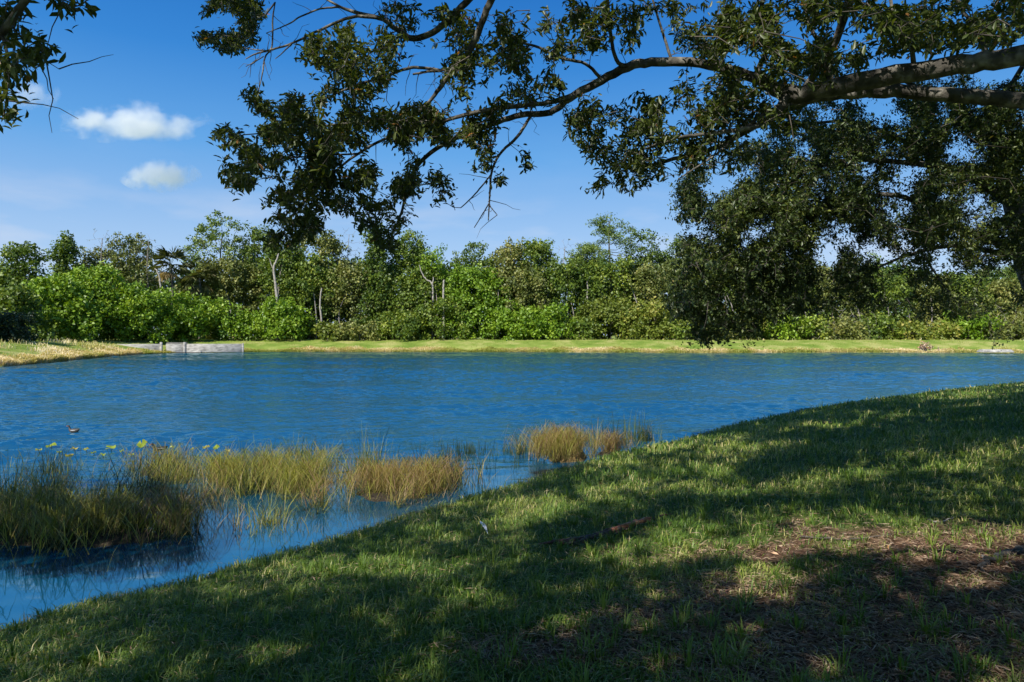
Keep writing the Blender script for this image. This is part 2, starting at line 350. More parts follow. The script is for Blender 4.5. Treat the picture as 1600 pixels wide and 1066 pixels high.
def leaves(Pb, D, Nn, Ln, Wd, v, fine=True, fold=.18):
    """leaf blades: base points, unit directions, normals, lengths, widths"""
    D = nrm(D); Nn = nrm(Nn - (Nn * D).sum(-1, keepdims=True) * D); R = np.cross(D, Nn); n = len(Pb)
    Ln = np.broadcast_to(Ln, (n,))[:, None]; Wd = np.broadcast_to(Wd, (n,))[:, None]; v = np.broadcast_to(v, (n,))
    if fine:
        b = Pb; m = Pb + D * Ln * .55 - Nn * Ln * fold * .3; t = Pb + D * Ln - Nn * Ln * fold
        up = Nn * Wd * .22
        l1 = Pb + D * Ln * .35 + R * Wd * .38 + up; l2 = Pb + D * Ln * .72 + R * Wd * .46 + up - Nn * Ln * fold * .5
        r1 = Pb + D * Ln * .35 - R * Wd * .38 + up; r2 = Pb + D * Ln * .72 - R * Wd * .46 + up - Nn * Ln * fold * .5
        V = np.stack([b, m, t, l1, l2, r1, r2], 1).reshape(-1, 3); o = np.arange(n)[:, None, None] * 7
        T = np.array([[0, 1, 3], [1, 4, 3], [1, 2, 4], [0, 5, 1], [1, 5, 6], [1, 6, 2]])[None] + o
        return V, T.reshape(-1, 3), np.repeat(v, 7)
    b = Pb; t = Pb + D * Ln - Nn * Ln * fold; l = Pb + D * Ln * .5 + R * Wd * .5; r = Pb + D * Ln * .5 - R * Wd * .5
    V = np.stack([b, l, t, r], 1).reshape(-1, 3); o = np.arange(n)[:, None, None] * 4
    T = np.array([[0, 2, 1], [0, 3, 2]])[None] + o
    return V, T.reshape(-1, 3), np.repeat(v, 4)
def rdir(n, zb=0.0, r=None):
    v = (r or rng).normal(size=(n, 3)); v[:, 2] += zb; return nrm(v)
def sprigs(E, D, k, L0, L1, vb, fine=True, wr=.34, spread=.9, slen=.16):
    """k leaves round the last stretch of each twig end"""
    n = len(E); Er = np.repeat(E, k, 0); Dr = np.repeat(nrm(D), k, 0); m = n * k
    t = rng.random(m) ** .7; rad = rdir(m); rad = nrm(rad - (rad * Dr).sum(-1, keepdims=True) * Dr)
    base = Er - Dr * ((1 - t) * slen)[:, None]
    d = nrm(Dr * (.35 + .6 * t[:, None]) + rad * spread + np.array([0, 0, -.1]) + rng.normal(size=(m, 3)) * .15)
    nn = nrm(np.array([0, 0, 1.0]) + rng.normal(size=(m, 3)) * .55)
    L = rng.uniform(L0, L1, m)
    v = np.clip(np.repeat(vb, k) + rng.normal(size=m) * .13, 0, .9); v[rng.random(m) < .008] = 1
    return leaves(base, d, nn, L, L * wr * rng.uniform(.8, 1.2, m), v, fine)
def grow(nodes, targets, rmax=.006, rmin=.0016, seg=.18, wig=.02, back=None):
    """join each target to the nearest node grown so far; returns chains and end directions"""
    nodes = np.asarray(nodes, float); cap = len(nodes) + len(targets) * 8
    NP = np.empty((cap, 3)); NP[:len(nodes)] = nodes; cnt = len(nodes)
    d0 = np.array([np.min(((nodes - t) ** 2).sum(1)) for t in targets]); order = np.argsort(d0)
    chains = []; ends = np.zeros((len(targets), 3))
    for i in order:
        t = targets[i]; q = NP[:cnt]; dd = ((q - t) ** 2).sum(1); j = int(np.argmin(dd)); L = math.sqrt(dd[j]) + 1e-6
        n = int(min(7, max(2, round(L / seg))))
        s = np.linspace(0, 1, n + 1)[:, None]; a = q[j]
        perp = rdir(1)[0] * L * .18
        c = a + (t - a) * s + perp * np.sin(s * math.pi) + rng.normal(size=(n + 1, 3)) * wig * (s * (1 - s) * 3)
        c[-1] = t
        chains.append((c, np.linspace(min(rmax, rmin + L * .008), rmin, n + 1)))
        ends[i] = nrm(c[-1] - c[-2] + np.array([0, 0, .0])); NP[cnt:cnt + n] = c[1:]; cnt += n
    return chains, ends

def blobs(spec, seed):
    """foliage anchor points from (cx, cy, rx, ry, depth, spread, count) laid out as seen from the bank"""
    out = []
    for b in spec:
        cx, cy, rx, ry, d, dd, n = b; k = 0; n = int(n * ((1.5 if cy > 400 and cx > 1240 else 2.7) if d > 6.5 else 2.4 if d > 6 else 1.2 if d < 3 else 1.8)); tries = 0
        while k < n:
            tries += 1
            m = n * 3; a = rng.uniform(0, 2 * math.pi, m); r = np.sqrt(rng.random(m))
            x = cx + rx * r * np.cos(a); y = cy + ry * r * np.sin(a)
            keep = (vnoise(x, y, 30, seed, 2) > rng.uniform(.28, .58, m)) | (tries > 6)
            x, y = x[keep][:n - k], y[keep][:n - k]; k += len(x)
            out.append(at(x, y, d + rng.normal(size=len(x)) * dd))
    return np.concatenate(out)
def px_branch(pts, r0, r1=None):
    """[(px,py,depth,width_px)...] -> world chain and radii"""
    a = curve(np.array(pts, float), 5); c = at(a[:, 0], a[:, 1], a[:, 2]); r = np.maximum(a[:, 3] * .82, 1.2) * a[:, 2] / F / 2
    c[1:] += rng.normal(size=c[1:].shape) * (r[1:, None] * .10)
    return c, r
def inframe(P, m=60):
    px, py = proj(P); return (P[..., 1] > .3) & (px > -m) & (px < 1600 + m) & (py > -m) & (py < 1066 + m)

# ------------------------------------------------------------------ the oaks over the bank
def oak(name, loc, label):
    t = empty(name, (loc[0], loc[1], gz(loc[0], loc[1]) - .05), label, "tree"); return t
def trunk_mesh(parent, base, top, r0, r1, lean=(0, 0)):
    b = np.array([base[0], base[1], gz(base[0], base[1]) - .3]); t = np.array(top, float)
    s = np.linspace(0, 1, 12)[:, None]; c = b + (t - b) * s
    c[:, 0] += np.sin(s[:, 0] * 3) * .12; r = r1 + (r0 - r1) * (1 - s[:, 0]) ** 1.4 + .25 * r0 * np.exp(-s[:, 0] * 14)
    return mk("trunk", [tube(c, r, 14)], M['bark'], parent, True)

TA, TB, TC, TD = (6.6, 1.2), (9.4, 9.6), (20.5, 15.5), (-9.5, -4.5)
oakA = oak("oak_tree", TA, "near oak whose long bare limb and dark leafy branches fill the top")
oakB = oak("oak_tree", TB, "second oak at the right edge with a dense drooping crown hanging to the far shoreline")
shade_oakC = oak("oak_tree", TC, "unseen oak added farther along the right bank to shade the grass")  # out of view, added to carry shade clusters for the right bank
shade_oakD = oak("oak_tree", TD, "unseen oak added behind on the left to shade the reeds")  # out of view, added to carry the shade wanted over the reeds
for o in (oakA, oakB, shade_oakC, shade_oakD): o["group"] = "oaks along the near bank"

# near oak: limbs in view
LA = [  # (px, py, depth, width px)
 [(1760, 50, 3.6, 46), (1600, 86, 4.0, 38), (1500, 100, 4.15, 36), (1400, 118, 4.3, 36), (1300, 136, 4.4, 34), (1235, 146, 4.5, 32), (1180, 122, 4.55, 20), (1110, 101, 4.6, 18), (1040, 97, 4.7, 17), (990, 102, 4.75, 17), (940, 126, 4.8, 16), (890, 154, 4.85, 14), (860, 176, 4.9, 12), (814, 180, 4.9, 11), (767, 194, 4.9, 10), (712, 216, 4.9, 9), (664, 246, 4.85, 8), (639, 284, 4.8, 7), (628, 330, 4.8, 5), (606, 384, 4.75, 3)],
 [(1760, 175, 4.2, 34), (1600, 158, 4.5, 30), (1500, 150, 4.6, 27), (1400, 143, 4.65, 25), (1330, 146, 4.7, 22), (1262, 156, 4.75, 17), (1200, 186, 4.8, 13), (1150, 214, 4.85, 11), (1105, 236, 4.9, 9), (1040, 252, 5.0, 7), (985, 268, 5.0, 4)],
 [(1235, 146, 4.5, 22), (1200, 190, 4.45, 12), (1140, 205, 4.4, 8), (1060, 215, 4.4, 5), (1000, 235, 4.4, 3)],
 [(900, 148, 4.85, 12), (860, 160, 4.7, 9), (790, 168, 4.6, 9), (740, 176, 4.6, 8), (690, 190, 4.6, 7), (630, 205, 4.5, 6), (560, 240, 4.5, 5), (500, 290, 4.4, 4), (455, 340, 4.4, 3), (440, 372, 4.4, 2)],
 [(690, 190, 4.6, 6), (600, 190, 4.5, 5), (520, 195, 4.5, 4), (440, 205, 4.4, 3), (370, 212, 4.4, 2)],
 [(560, 240, 4.5, 4), (480, 245, 4.5, 3), (400, 250, 4.4, 2.5), (352, 258, 4.3, 2)],
 [(829, 182, 4.9, 6), (808, 214, 4.85, 6), (780, 242, 4.8, 5), (768, 270, 4.8, 4.5), (766, 295, 4.8, 4), (763, 345, 4.8, 2)],
 [(768, 272, 4.8, 3), (752, 292, 4.8, 3), (736, 310, 4.8, 2.5), (720, 325, 4.8, 2)],
 [(764, 318, 4.8, 2.5), (752, 338, 4.8, 2), (741, 356, 4.8, 1.6)], [(765, 322, 4.8, 2), (777, 336, 4.8, 1.6)],
 [(800, -60, 4.2, 17), (768, 0, 4.3, 14), (752, 37, 4.35, 13), (734, 80, 4.4, 13), (712, 106, 4.45, 12), (694, 128, 4.5, 10), (675, 154, 4.5, 7), (655, 175, 4.5, 5)],
 [(712, 104, 4.45, 8), (690, 110, 4.5, 6), (668, 112, 4.5, 5), (645, 116, 4.5, 4)],
 [(690, 110, 4.5, 5), (660, 106, 4.5, 6), (636, 107, 4.5, 6), (600, 120, 4.5, 5), (560, 132, 4.5, 4), (505, 155, 4.5, 3)],
 [(800, -60, 4.2, 14), (760, -30, 4.6, 14), (720, 12, 4.7, 13), (684, 46, 4.8, 12), (646, 60, 4.85, 12), (618, 45, 4.9, 10), (598, 30, 4.9, 9), (554, 19, 5.0, 7), (530, 10, 5.0, 5), (505, -4, 5.0, 4)],
 [(598, 28, 4.9, 7), (549, 27, 4.9, 6), (500, 47, 4.95, 5), (456, 68, 5.0, 4), (423, 78, 5.0, 4), (400, 84, 5.0, 3), (384, 92, 5.0, 1.8)],
 [(530, 11, 5.0, 4), (500, 14, 5.0, 3.5), (470, 26, 5.0, 3), (450, 38, 5.0, 2.5), (416, 52, 5.0, 1.6)],
 [(456, 68, 5.0, 3), (440, 84, 5.0, 2), (430, 92, 5.0, 1.4)], [(418, 80, 5.0, 3), (400, 78, 5.0, 2.2), (381, 75, 5.0, 1.4)],
 [(430, 4, 5.0, 2), (426, 30, 5.0, 3), (425, 72, 5.0, 3), (414, 90, 5.0, 3), (410, 115, 5.0, 2.5), (404, 142, 5.0, 1.6)],
 [(412, 88, 5.0, 2), (398, 97, 5.0, 1.8), (384, 104, 5.0, 1.3)],
 [(990, 102, 4.75, 9), (966, 98, 4.7, 8), (955, 60, 4.6, 7), (950, 10, 4.5, 7), (948, -50, 4.4, 7)],
 [(940, 124, 4.8, 7), (915, 100, 4.7, 6), (875, 90, 4.7, 6), (835, 72, 4.7, 5), (790, 62, 4.7, 4)],
 [(1050, 96, 4.7, 6), (1035, 50, 4.7, 5), (1020, 0, 4.6, 4), (1012, -40, 4.6, 4)],
 [(1180, 120, 4.55, 12), (1200, 70, 4.5, 9), (1190, 20, 4.4, 8), (1200, -40, 4.3, 8)],
 [(1300, 132, 4.4, 12), (1285, 80, 4.4, 9), (1262, 30, 4.4, 7), (1250, -40, 4.3, 7)],
 [(1430, 108, 4.25, 10), (1420, 60, 4.2, 8), (1395, 20, 4.2, 6), (1390, -40, 4.2, 6)],
 [(1540, 92, 4.1, 10), (1530, 50, 4.2, 7), (1500, 10, 4.3, 6), (1490, -40, 4.3, 6)],
 [(1262, 156, 4.7, 9), (1210, 172, 4.6, 7), (1170, 195, 4.5, 6), (1120, 240, 4.5, 4), (1060, 280, 4.4, 3)],
 [(-60, -30, 2.6, 12), (-20, 10, 2.6, 9), (5, 60, 2.6, 6), (14, 110, 2.6, 5), (10, 150, 2.6, 3), (6, 185, 2.6, 2)],
 [(8, 62, 2.6, 4), (35, 75, 2.6, 3), (60, 88, 2.6, 2), (92, 108, 2.6, 1.2)],
 [(60, -40, 2.6, 5), (85, -10, 2.6, 3), (108, 8, 2.6, 2), (128, 8, 2.6, 1.3)],
]
limbs = []; nodesA = []
for b in LA:
    c, r = px_branch(b, 0); limbs.append((c, r)); nodesA.append(c)
topA = np.array([TA[0] - .2, TA[1] + .1, 4.0])
for k in (0, 1):
    c0 = limbs[k][0][0]; r0 = limbs[k][1][0]
    cc = curve([topA, (topA + c0) / 2 + np.array([0, .1, .25]), c0], 5); limbs.append((cc, np.linspace(.17, r0, len(cc)))); nodesA.append(cc)
hub = np.array([2.2, .6, 6.2])
def limb3(a, b, r0, r1, bow=.4):
    a, b = np.array(a, float), np.array(b, float); c = curve([a, (a + b) / 2 + np.array([0, 0, bow]), b], 6, .03, 3); return c, np.linspace(r0, r1, len(c))
for a, b, r0, r1 in [(topA, hub, .16, .09), (hub, limbs[10][0][0], .08, .04), (hub, limbs[13][0][0], .08, .04), (hub, limbs[27][0][0] , .07, .02), (hub, limbs[29][0][0], .05, .012),
                     (hub, (-2.5, -2, 7.4), .08, .04), (hub, (1, -5, 7.6), .08, .04), ((-2.5, -2, 7.4), (-5.5, -3, 7.5), .04, .02), (topA, (7, -4, 7.5), .14, .05), (topA, (7.5, 3.5, 8.5), .14, .05)]:
    l = limb3(a, b, r0, r1); limbs.append(l); nodesA.append(l[0])
trunk_mesh(oakA, TA, topA, .42, .27)

BA = [  # foliage of the near oak in view
 (360, 18, 48, 22, 6.4, .3, 70), (355, 64, 48, 18, 6.4, .3, 60), (392, 30, 20, 35, 6.4, .3, 30),
 (496, 88, 26, 34, 4.6, .25, 26), (560, 80, 70, 42, 4.6, .3, 90), (555, 130, 60, 32, 4.6, .3, 60), (430, 160, 45, 18, 4.5, .2, 20), (480, 172, 40, 26, 4.5, .2, 34), (405, 150, 25, 10, 4.5, .1, 6),
 (400, 232, 58, 32, 4.4, .3, 60), (350, 212, 14, 24, 4.3, .1, 8), (470, 235, 75, 58, 4.5, .35, 150), (560, 228, 85, 62, 4.6, .35, 170), (645, 215, 60, 52, 4.7, .3, 95), (385, 268, 40, 26, 4.3, .25, 34),
 (455, 320, 42, 32, 4.4, .25, 55), (470, 352, 38, 18, 4.4, .2, 26), (440, 374, 24, 14, 4.4, .2, 18), (545, 298, 70, 36, 4.6, .3, 75), (600, 336, 48, 26, 4.75, .2, 28), (606, 376, 26, 14, 4.75, .15, 14), (570, 350, 20, 10, 4.7, .1, 6),
 (640, 270, 46, 36, 4.8, .3, 50), (705, 205, 46, 40, 4.8, .3, 50), (742, 226, 26, 26, 4.8, .2, 18), (690, 290, 14, 26, 4.8, .15, 9), (755, 250, 16, 22, 4.8, .15, 9), (786, 278, 10, 8, 4.8, .1, 4), (828, 249, 12, 12, 4.85, .05, 4),
 (760, 120, 66, 42, 4.7, .35, 62), (705, 60, 50, 44, 4.7, .35, 40), (640, 28, 55, 26, 4.8, .3, 24), (820, 66, 52, 52, 4.6, .35, 60), (840, 135, 44, 30, 4.7, .25, 26), (770, 180, 50, 26, 4.8, .2, 26),
 (885, 45, 44, 45, 4.6, .35, 48), (955, 40, 52, 44, 4.6, .35, 56), (1030, 12, 40, 14, 4.6, .3, 12), (905, 168, 32, 24, 4.8, .2, 14), (925, 205, 42, 36, 4.8, .3, 40), (960, 235, 50, 36, 4.9, .3, 48), (990, 275, 34, 28, 4.9, .2, 22), (940, 296, 14, 18, 4.9, .1, 8),
 (1000, 178, 44, 26, 4.7, .25, 26), (1045, 190, 60, 34, 4.6, .3, 60), (1095, 165, 50, 44, 4.6, .3, 55), (1045, 246, 60, 30, 4.9, .3, 52), (1120, 240, 50, 36, 4.9, .3, 40),
 (1105, 45, 56, 46, 4.5, .4, 75), (1165, 60, 60, 62, 4.5, .4, 90), (1255, 46, 85, 56, 4.5, .5, 120), (1350, 46, 85, 52, 4.5, .5, 110), (1450, 36, 92, 46, 4.4, .5, 120), (1555, 28, 72, 46, 4.4, .5, 90), (1150, 140, 60, 34, 4.6, .3, 60), (1190, 178, 50, 40, 4.7, .3, 45), (1270, 110, 70, 30, 4.5, .3, 40), (1240, 190, 50, 30, 4.9, .3, 24),
 (20, 60, 26, 50, 2.6, .12, 17), (18, 125, 24, 40, 2.6, .1, 13), (14, 165, 20, 24, 2.6, .08, 6), (72, 82, 26, 20, 2.6, .05, 9), (116, 8, 30, 9, 2.6, .05, 6), (30, 8, 24, 8, 2.6, .05, 3),
]
TG = blobs(BA, 31)
skel = np.concatenate(nodesA)
ch, ends = grow(skel, TG, .0075, .0017, .16, .015)
near_ = np.hypot(TG[:, 0], TG[:, 1]) < 4.0
DN = nrm(ends + rng.normal(size=ends.shape) * .25)
foA = []
vb = .35 + .35 * (vnoise(TG[:, 0] * 1.0, TG[:, 2], .5, 4) - .5)
foA.append(sprigs(TG, DN, 7, .028, .066, vb, True, .34, .9, .12))
# leaves strung along some twigs
mid = np.concatenate([c[len(c) // 2:len(c) // 2 + 1] for c, r in ch]); foA.append(sprigs(mid, rdir(len(mid)), 2, .03, .055, vb, True, .36, 1.0, .08))
bare = []
for i in range(230):
    j = rng.integers(len(skel)); a = skel[j]; d = rdir(1)[0]; L = rng.uniform(.08, .28)
    c = np.array([a + d * L * s + np.array([0, 0, -.12]) * L * s * s + rng.normal(size=3) * .012 * s for s in np.linspace(0, 1, 5)]); bare.append(tube(c, np.linspace(.003, .001, 5), 4))
mk("limbs", [tube(c, r, 12 if r[0] > .03 else 7) for c, r in limbs], M['bark'], oakA, True)
mk("twigs", [tube(c, r, 4) for c, r in ch] + bare, M['twig'], oakA)
mk("foliage", foA, M['oak'], oakA)

# second oak: trunk at the right edge, drooping crown
trB = at([1745, 1655, 1612, 1592, 1572, 1552], [640, 500, 425, 340, 270, 205], [9.6, 9.6, 9.6, 9.6, 9.7, 9.8])
bB = np.array([TB[0], TB[1], gz(*TB) - .3]); cB = curve(np.vstack([bB, trB]), 5)
mk("trunk", [tube(cB, np.linspace(.24, .11, len(cB)) + .12 * np.exp(-np.linspace(0, 1, len(cB)) * 14), 14)], M['bark'], oakB, True)
LB = [
 [(1556, 300, 9.6, 20), (1523, 278, 9.4, 16), (1480, 262, 9.2, 13), (1420, 255, 9.0, 10), (1340, 250, 8.8, 8), (1270, 262, 8.6, 6), (1190, 285, 8.5, 4)],
 [(1640, 292, 9.4, 18), (1600, 300, 9.3, 16), (1558, 303, 9.2, 14), (1523, 279, 9.1, 10)],
 [(1585, 385, 9.6, 18), (1558, 380, 9.4, 15), (1512, 362, 9.2, 13), (1470, 335, 9.1, 11), (1400, 305, 9.0, 9), (1337, 313, 8.9, 7), (1270, 330, 8.7, 5), (1200, 370, 8.6, 4)],
 [(1600, 405, 9.5, 16), (1565, 396, 9.2, 11), (1530, 390, 9.1, 9), (1491, 384, 9.0, 8), (1430, 395, 8.9, 6), (1370, 420, 8.9, 4), (1340, 450, 8.8, 2)],
 [(1480, 262, 9.2, 10), (1400, 215, 9.3, 8), (1320, 190, 9.3, 6), (1230, 200, 9.2, 4)],
 [(1545, 220, 9.7, 14), (1500, 170, 9.8, 10), (1440, 140, 9.9, 8), (1380, 110, 10, 5)],
 [(1270, 262, 8.6, 5), (1200, 310, 8.3, 4), (1150, 370, 8.2, 3.5), (1110, 440, 8.1, 3), (1100, 500, 8.1, 2)],
 [(1270, 330, 8.7, 4), (1220, 400, 8.4, 3.5), (1190, 460, 8.3, 3), (1180, 520, 8.3, 2)],
 [(1440, 394, 8.9, 4), (1470, 440, 8.7, 3), (1500, 480, 8.6, 2)], [(1580, 340, 9.6, 10), (1640, 300, 9.9, 10), (1750, 220, 10.5, 8)], [(1545, 200, 9.7, 12), (1600, 100, 10, 9), (1700, -50, 10.5, 8)],
]
limB = [px_branch(b, 0) for b in LB]
BB = [
 (1120, 300, 62, 38, 8.3, .5, 110), (1180, 300, 85, 78, 8.6, .7, 240), (1150, 352, 92, 80, 8.3, .7, 340), (1120, 440, 66, 60, 8.2, .5, 230), (1092, 492, 48, 34, 8.1, .4, 85), (1160, 498, 55, 26, 8.2, .4, 70), (1200, 440, 80, 62, 8.4, .5, 220),
 (1070, 455, 26, 60, 8.1, .4, 60), (1262, 300, 92, 92, 8.7, .8, 330), (1290, 205, 92, 52, 9.2, .7, 170), (1400, 215, 100, 62, 9.4, .8, 240), (1510, 225, 95, 66, 9.5, .8, 250), (1300, 385, 92, 70, 8.8, .6, 240), (1400, 330, 100, 66, 9.0, .8, 260),
 (1500, 320, 90, 60, 9.2, .8, 190), (1572, 250, 50, 90, 9.6, .8, 150), (1262, 460, 56, 34, 8.6, .4, 80), (1345, 430, 56, 26, 8.8, .4, 75), (1362, 462, 34, 26, 8.8, .3, 38), (1440, 410, 76, 36, 9.0, .5, 110), (1530, 400, 62, 34, 9.2, .5, 70), (1505, 472, 48, 32, 8.7, .4, 66), (1425, 480, 34, 18, 8.8, .3, 20), (1110, 530, 30, 10, 8.1, .2, 10),
 (1582, 360, 34, 70, 8.8, .3, 90), (1585, 240, 34, 60, 8.9, .3, 80), (1590, 160, 34, 34, 8.9, .3, 40), (1500, 170, 80, 30, 9.2, .5, 60), (1290, 130, 80, 30, 9.6, .6, 40), (1450, 150, 130, 40, 9.8, .6, 90), (1555, 525, 12, 22, 8.7, .15, 4), (1585, 470, 20, 20, 9.4, .3, 8),
]
TGB = blobs(BB, 57)
chB, eB = grow(np.concatenate([c for c, r in limB]), TGB, .010, .0024, .3, .03)
eB = nrm(eB + np.array([0, 0, -.25]) + rng.normal(size=eB.shape) * .3)
vbB = .40 + 1.0 * (vnoise(TGB[:, 0], TGB[:, 2] , .8, 14) - .5)  # broad tone patches, the lighter ones standing in for sunlit leaves
mk("limbs", [tube(c, r, 9) for c, r in limB], M['bark'], oakB, True)
mk("twigs", [tube(c, r, 3) for c, r in chB], M['twig'], oakB)
foB = [sprigs(TGB, eB, 14, .032, .056, vbB, False, .42, 1.0, .26)]
mB = np.concatenate([c[len(c) // 2:len(c) // 2 + 1] for c, r in chB]); foB.append(sprigs(mB, rdir(len(mB)), 7, .034, .062, vbB, False, .42, 1.0, .2))

# ---- unseen crowns, leaf clusters placed and gapped to shape the shade on the bank
SUNPATCH = [(575, 888, 150, 12), (640, 876, 90, 9), (450, 890, 60, 8), (345, 926, 42, 10), (75, 986, 22, 7), (22, 1022, 30, 12), (100, 1054, 70, 14), (490, 1002, 16, 6), (590, 1042, 45, 16),
 (850, 795, 65, 13), (790, 812, 50, 9), (935, 765, 40, 8), (700, 832, 45, 8), (960, 790, 60, 8), (940, 720, 60, 9), (985, 752, 50, 7), (1045, 702, 70, 7), (1110, 692, 90, 6), (960, 808, 40, 12),
 (1230, 775, 90, 13), (1290, 738, 95, 13), (1150, 852, 130, 17), (1330, 824, 150, 18), (1260, 800, 120, 12), (1450, 850, 140, 20), (1575, 838, 50, 12), (1490, 775, 55, 13), (1500, 730, 60, 7), (1380, 716, 60, 6), (1545, 702, 50, 6),
 (1000, 868, 80, 12), (1210, 900, 70, 12), (1180, 930, 60, 10), (905, 972, 34, 8), (1545, 662, 60, 4), (1400, 650, 60, 3.5), (1300, 664, 60, 4), (1140, 740, 34, 6), (1220, 700, 50, 5), (1100, 770, 40, 7), (1050, 815, 40, 8), (730, 930, 60, 8), (1020, 930, 40, 7), (1120, 640, 60, 3), (1500, 620, 80, 3)]
def sunlit(P):
    px, py = proj(P)
    qx = px + (vnoise(P[..., 0], P[..., 1], .5, 41) - .5) * 60; qy = py + (vnoise(P[..., 0], P[..., 1], .4, 42) - .5) * 22
    m = np.zeros(px.shape, bool)
    for cx, cy, rx, ry in SUNPATCH: m |= ((qx - cx) / (rx * 1.12)) ** 2 + ((qy - cy) / (ry * 1.35 + 2)) ** 2 < 1
    m &= vnoise(P[..., 0], P[..., 1], .30, 47, 2) > .36
    m |= vnoise(P[..., 0], P[..., 1], .21, 45, 2) > .632
    off = (px < -20) | (px > 1620) | (py > 1080)
    return m | (off & (vnoise(P[..., 0], P[..., 1], 1.1, 43) > .68))
nC = 60000
r_ = np.exp(rng.uniform(math.log(1.5), math.log(44), nC)); th = rng.uniform(-58, 52, nC) * math.pi / 180
gp = np.stack([r_ * np.sin(th), r_ * np.cos(th), np.zeros(nC)], -1)
ex = rng.uniform([-9, -4], [24, 6], (9000, 2)); gp = np.vstack([gp, np.c_[ex, np.zeros(9000)]])
sd = sdist(gp[:, 0], gp[:, 1]); gp[:, 2] = np.maximum(hgt(gp[:, 0], gp[:, 1], sd), 0)
px, py = proj(gp)
onland = (sd > -.15) & isnear(gp[:, 0], gp[:, 1])
reedsh = (sd <= -.15) & (((px - 150) / 225) ** 2 + ((py - 828) / 74) ** 2 < 1)
keep = (onland & ~sunlit(gp)) | reedsh
gp = gp[keep]
fr_ = gp[gp[:, 1] > 13]; gp = np.vstack([gp] + [fr_ + rng.normal(size=fr_.shape) * [.15, .15, 0] for _ in range(4)])
# thin the far ground: density there only needs to darken whole clumps
h_ = rng.uniform(4.2, 9.5, len(gp)); far_ = gp[:, 1] > 16; h_[far_] = rng.uniform(3.5, 18, far_.sum())
cp = gp + S * (h_ / S[2])[:, None]
ok = ~inframe(cp) & (cp[:, 2] > 4.0) & (np.linalg.norm(cp - np.array([0, 0, 2.7]), axis=1) > 1.4)
cp = cp[ok]; rr = np.hypot(gp[ok][:, 0], gp[ok][:, 1])
own = np.argmin(np.stack([np.hypot(cp[:, 0] - t[0], cp[:, 1] - t[1]) - q for t, q in ((TA, 3), (TB, .5), (TC, 1), (TD, 0))]), 0)
print("shade clusters", len(cp))
for k, (root, mt, tpos) in enumerate(((oakA, 'oak', TA), (oakB, 'oakfar', TB), (shade_oakC, 'oakfar', TC), (shade_oakD, 'oak', TD))):
    C = cp[own == k]; R_ = rr[own == k]
    sz = np.clip(R_ / 9.0, .75, 2.2)
    C = C + rng.normal(size=C.shape) * .03
    m = len(C); kk = 8
    Cb = np.repeat(C, kk, 0) + rng.normal(size=(m * kk, 3)) * .05; L = np.repeat(.105 * sz, kk) * rng.uniform(.8, 1.2, m * kk)
    lv = leaves(Cb, rdir(m * kk), nrm(S + rng.normal(size=(m * kk, 3)) * .6), L, L * .55, np.clip(.4 + rng.normal(size=m * kk) * .15, 0, .9), False)
    mk("crown", [lv], M[mt], root) if k != 1 else mk("foliage", [lv] + foB, M[mt], root)
    # limbs carrying the crown
    sub = C[rng.choice(m, min(m, 90), replace=False)]
    if k == 0: nodes = np.vstack([skel])
    elif k == 1: nodes = np.vstack([c for c, r in limB])
    else:
        b = np.array([tpos[0], tpos[1], gz(*tpos)]); top = b + np.array([.3, .2, 4.2]); trunk_mesh(root, tpos, top, .38, .22)
        nodes = [top]
        for q in range(7):
            a = q * .9; e = C[rng.integers(m)]; c, r = limb3(top, e, .13, .04, .5); mk("limb", [tube(c, r, 8)], M['bark'], root, True); nodes = np.vstack([nodes, c])
    cc, _ = grow(np.asarray(nodes), sub, .03, .006, .8, .06)
    cc = [(c, r) for c, r in cc if not inframe(c, 40).any()]
    if cc: mk("twigs", [tube(c, r, 5) for c, r in cc], M['bark'], root)

# ------------------------------------------------------------------ lawn grass, litter
nG = 300000
r_ = np.exp(rng.uniform(math.log(1.7), math.log(48), nG)); th = rng.uniform(-50, 46, nG) * math.pi / 180
X_, Y_ = r_ * np.sin(th), r_ * np.cos(th); sd = sdist(X_, Y_)
ok = (sd > -.16) & isnear(X_, Y_); X_, Y_, r_, sd = X_[ok], Y_[ok], r_[ok], sd[ok]
Z_ = hgt(X_, Y_, sd); Pg = np.stack([X_, Y_, Z_], -1); lit = litter(Pg)
cl = vnoise(X_, Y_, .22, 61, 2); big = vnoise(X_, Y_, 1.6, 62, 2)
ok = (rng.random(len(Pg)) < np.where(sd < .12, .25 + .9 * vnoise(Pg[:, 0], Pg[:, 1], .25, 65, 2), 1)) & (rng.random(len(Pg)) < (1 - .88 * np.clip(lit * 1.05 - (cl > .55) * .55, 0, 1)) * sstep(.15, .42, cl + .12))
Pg, r_, cl, big, lit, sd = Pg[ok], r_[ok], cl[ok], big[ok], lit[ok], sd[ok]; n = len(Pg)
sc_ = np.maximum(1, r_ / 6.5) ** .8
H = rng.uniform(.03, .085, n) * (.6 + .9 * cl) * (1 - .35 * lit) * np.minimum(sc_, 1.7); tall = rng.random(n) < .035; H[tall] *= 1.8
H *= .55 + .45 * sstep(0, .25, sd + .08)
W = rng.uniform(.005, .0095, n) * sc_
a = rng.uniform(0, 2 * math.pi, n); ln = np.stack([np.cos(a), np.sin(a), np.zeros(n)], -1); lean = rng.uniform(.25, 1.7, n)[:, None]
up = np.array([0, 0, 1.0]); side = np.stack([-np.sin(a), np.cos(a), np.zeros(n)], -1) * W[:, None]
Hh = H[:, None]; p1 = Pg + (up * .6 + ln * .35 * lean) * Hh; p2 = Pg + (up * (1 - .25 * lean) + ln * lean * .95) * Hh
Vg = np.stack([Pg - side * .5, Pg + side * .5, p1 + side * .42, p1 - side * .42, p2], 1).reshape(-1, 3); Vg[:, 2] -= .004
